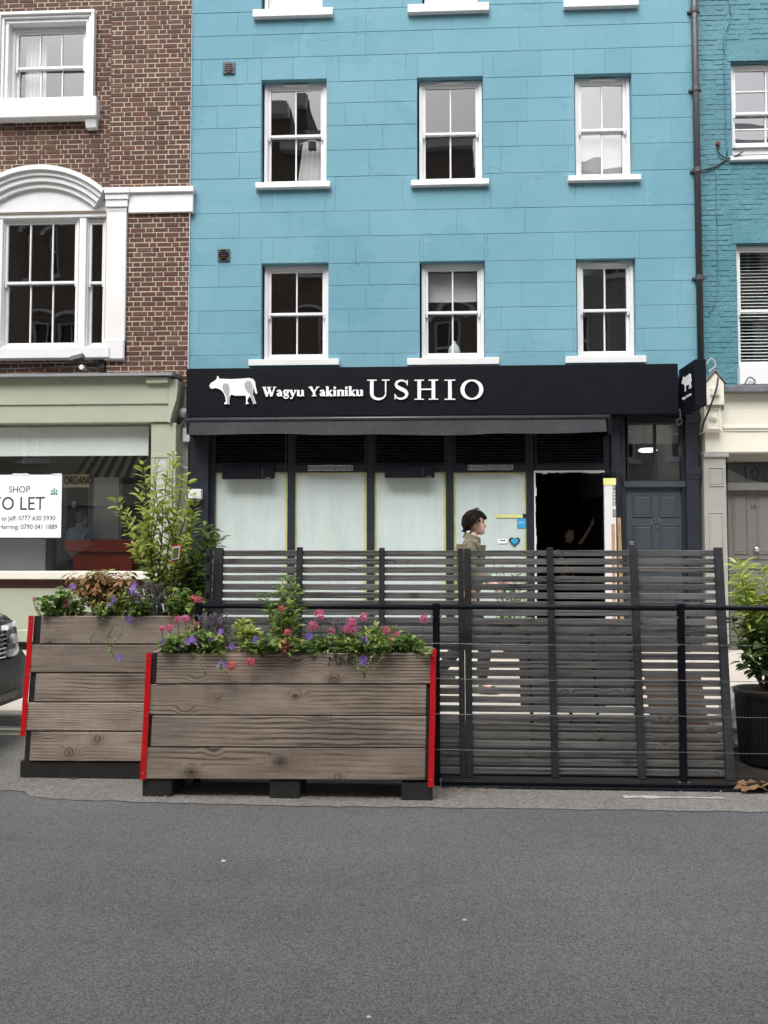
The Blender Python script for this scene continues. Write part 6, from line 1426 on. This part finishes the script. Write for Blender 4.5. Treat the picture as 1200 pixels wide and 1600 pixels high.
# man walking past on the pavement
mx = P(742, 860, -3.2).x
man = person('man with wavy dark hair in an olive shirt walking behind the fence', (mx-.06, -3.2, .122), R(-6), 1.86, 'shirt_olive', 'trousers_dark', 'hair_dark',
    (((.03,-.25,1.15),(.27,-.20,1.10)), ((-.02,.25,1.15),(.20,.24,1.05))), (((.16,-.09,.50),(.12,-.09,.09)), ((-.04,.09,.50),(-.30,.09,.16))), 'wavy', hk=.92)
# builder in the dark doorway, one arm raised
wx = P(885, 830, 2.4).x
person('builder in dark clothes reaching up inside the unlit restaurant doorway', (wx, 2.4, .16), R(-60), 1.78, 'shirt_navy', 'trousers_dark', 'hair_dark',
    (((.10,-.30,1.35),(.22,-.2,1.12)), ((.16,.22,1.55),(.30,.30,1.82))), (((.03,-.10,.50),(.0,-.10,.09)), ((.03,.10,.50),(.0,.10,.09))), 'short', True)
bx0 = P(124, 830, 1.5).x  # figure added inside the shop in place of a passer-by's reflection
person('grey haired man in a pale blue shirt seen from behind, added inside the shop for a window reflection', (bx0, 1.5, P(124,905,1.5).z-.55), R(75), 1.70, 'shirt_blue', 'trousers_blue', 'hair_grey',
    (((.0,-.26,1.15),(.12,-.22,.95)), ((.0,.26,1.15),(.12,.22,.95))), (((.03,-.10,.50),(.0,-.10,.09)), ((.03,.10,.50),(.0,.10,.09))), 'short', True)

# ================================================================ PARKED CAR (grey 4x4, only its front corner reaches the picture)
CX = P(33, 1045, -4.85).x; CYc = -5.62; HWc = .93
car = empty('parked_car', (CX-2.2, CYc, 0), 'dark grey four by four parked beside the taller planter at the frame edge', 'car')
def loft(secs, mat, name, par, sub=0, smooth=True):
    bm = NB(); rings = []
    for x, pts in secs: rings.append([bm.verts.new((CX+x, CYc+y, z)) for y, z in pts])
    for a, b in zip(rings, rings[1:]):
        n = len(a)
        for k in range(n): bm.faces.new((a[k], a[(k+1)%n], b[(k+1)%n], b[k]))
    bm.faces.new(rings[0][::-1]); bm.faces.new(rings[-1]); bmesh.ops.recalc_face_normals(bm, faces=bm.faces[:])
    if sub: bmesh.ops.subdivide_edges(bm, edges=bm.edges[:], cuts=1, use_grid_fill=True, smooth=.6)
    return mk(name, bm, mat, par, smooth=smooth)
def sec(hw, zb, zt, cr=.10, crown=.03):
    h = [(hw*.93, zb), (hw, zb+.10), (hw, zt-cr*1.3), (hw-cr*.3, zt-cr*.35), (hw-cr, zt), (hw*.5, zt+crown*.7), (0, zt+crown)]
    return h+[(-y, z) for y, z in h[-2::-1]]
loft([(-.03,sec(.70,.62,.94,.05,.02)),(-.07,sec(.80,.58,.99,.07)),(-.16,sec(.875,.55,1.03,.09)),(-.35,sec(.915,.5,1.07,.1)),(-.7,sec(.93,.42,1.10,.1)),(-1.3,sec(.93,.32,1.13,.1)),(-3.6,sec(.93,.32,1.12,.1)),(-4.3,sec(.9,.4,1.08,.1)),(-4.45,sec(.8,.5,1.0,.1))], 'car_paint', 'body', car)
loft([(-1.25,sec(.80,1.08,1.14,.02,.02)),(-1.95,sec(.72,1.08,1.66,.10,.03)),(-3.4,sec(.71,1.08,1.70,.10,.03)),(-4.15,sec(.74,1.08,1.20,.03,.02))], 'car_black', 'glasshouse', car)
loft([(-2.0,sec(.73,1.655,1.68,.01,.04)),(-3.45,sec(.72,1.68,1.72,.02,.03))], 'car_paint', 'roof', car)
# front bumper: chunky dark plastic wrapping the corners
loft([(.055,sec(.66,.40,.66,.04,.0)),(.02,sec(.82,.34,.70,.05,.0)),(-.06,sec(.915,.31,.73,.05,.0)),(-.18,sec(.955,.31,.74,.05,.0)),(-.55,sec(.95,.32,.70,.05,.0)),(-.6,sec(.93,.34,.6,.04,.0))], 'car_plastic', 'bumper', car)
for s_ in (-1, 1):
    bm = NB(); pts = [(.50,.72),(.78,.70),(.845,.76),(.86,.90),(.80,.975),(.52,.965),(.50,.93),(.74,.935),(.775,.90),(.77,.79),(.74,.765),(.5,.775)]
    def fx_(y): return -.03-.15*max(0,(abs(y)-.45)/.45)**2
    poly(bm, [(y*s_, z) for y, z in pts], lambda u,v,d: Vector((CX+fx_(u)+.075-d-(v-.8)*.12, CYc+u, v)), .09); hl = mk('headlight', bm, 'car_lamp', car)
    bm = NB(); poly(bm, [(q*s_, z) for q, z in ((.5,.78),(.735,.77),(.765,.80),(.765,.89),(.735,.93),(.5,.925))], lambda u,v,d: Vector((CX+fx_(u)+.058-d-(v-.8)*.12, CYc+u, v)), .06); mk('lamp_housing', bm, 'car_black', hl)
    bm = NB(); cyl(bm, (CX+.035, CYc+s_*.60, .85), (-1,0,0), .04, .03, 16)
    mk('lens', bm, 'car_lamp', hl)
bm = NB(); gr = bx('grille', CX-.01, CX+.012, CYc-.48, CYc+.48, .70, .93, 'car_black', car, .01)
for k in range(6): bx('grille_bar', CX+.012, CX+.03, CYc-.48, CYc+.48, .715+k*.036, .73+k*.036, 'chrome', gr, .003)
pl = bx('number_plate', CX+.055, CX+.067, CYc-.26, CYc+.26, .50, .61, 'plate_white', car, .003)
bx('lower_grille', CX+.04, CX+.06, CYc-.6, CYc+.6, .385, .44, 'car_black', car)
for wx_ in (-.85, -3.55):
    for s_ in (-1, 1):
        c = Vector((CX+wx_, CYc+s_*.80, .36)); bm = NB(); prof = [(.36,-.09),(.345,-.115),(.24,-.115),(.235,-.05),(.235,.09),(.345,.115),(.36,.09)]; n = 28; rings = []
        for r_, y in prof: rings.append([bm.verts.new(c+Vector((math.cos(6.2832*q/n)*r_, y*s_*-1, math.sin(6.2832*q/n)*r_))) for q in range(n)])
        rings.append(rings[0])
        for a, b in zip(rings, rings[1:]):
            for q in range(n): bm.faces.new((a[q], a[(q+1)%n], b[(q+1)%n], b[q]))
        bmesh.ops.recalc_face_normals(bm, faces=bm.faces[:]); wh = mk('wheel', bm, 'tyre', car, smooth=False)
        bm = NB(); cyl(bm, c+Vector((0,s_*.05,0)), (0,s_,0), .236, .01, 24); cyl(bm, c+Vector((0,s_*.06,0)), (0,s_,0), .05, .04, 12)
        for q in range(5):
            a = q*1.2566; d = Vector((math.cos(a),0,math.sin(a))); t = Vector((-math.sin(a),0,math.cos(a))); o = Vector((0,s_*.06,0)); o2 = Vector((0,s_*.09,0)); hexa(bm, [c+o-t*.03, c+o+t*.03, c+o+d*.225+t*.022, c+o+d*.225-t*.022, c+o2-t*.03, c+o2+t*.03, c+o2+d*.225+t*.022, c+o2+d*.225-t*.022])
        bmesh.ops.recalc_face_normals(bm, faces=bm.faces[:]); mk('rim', bm, 'silver', wh)
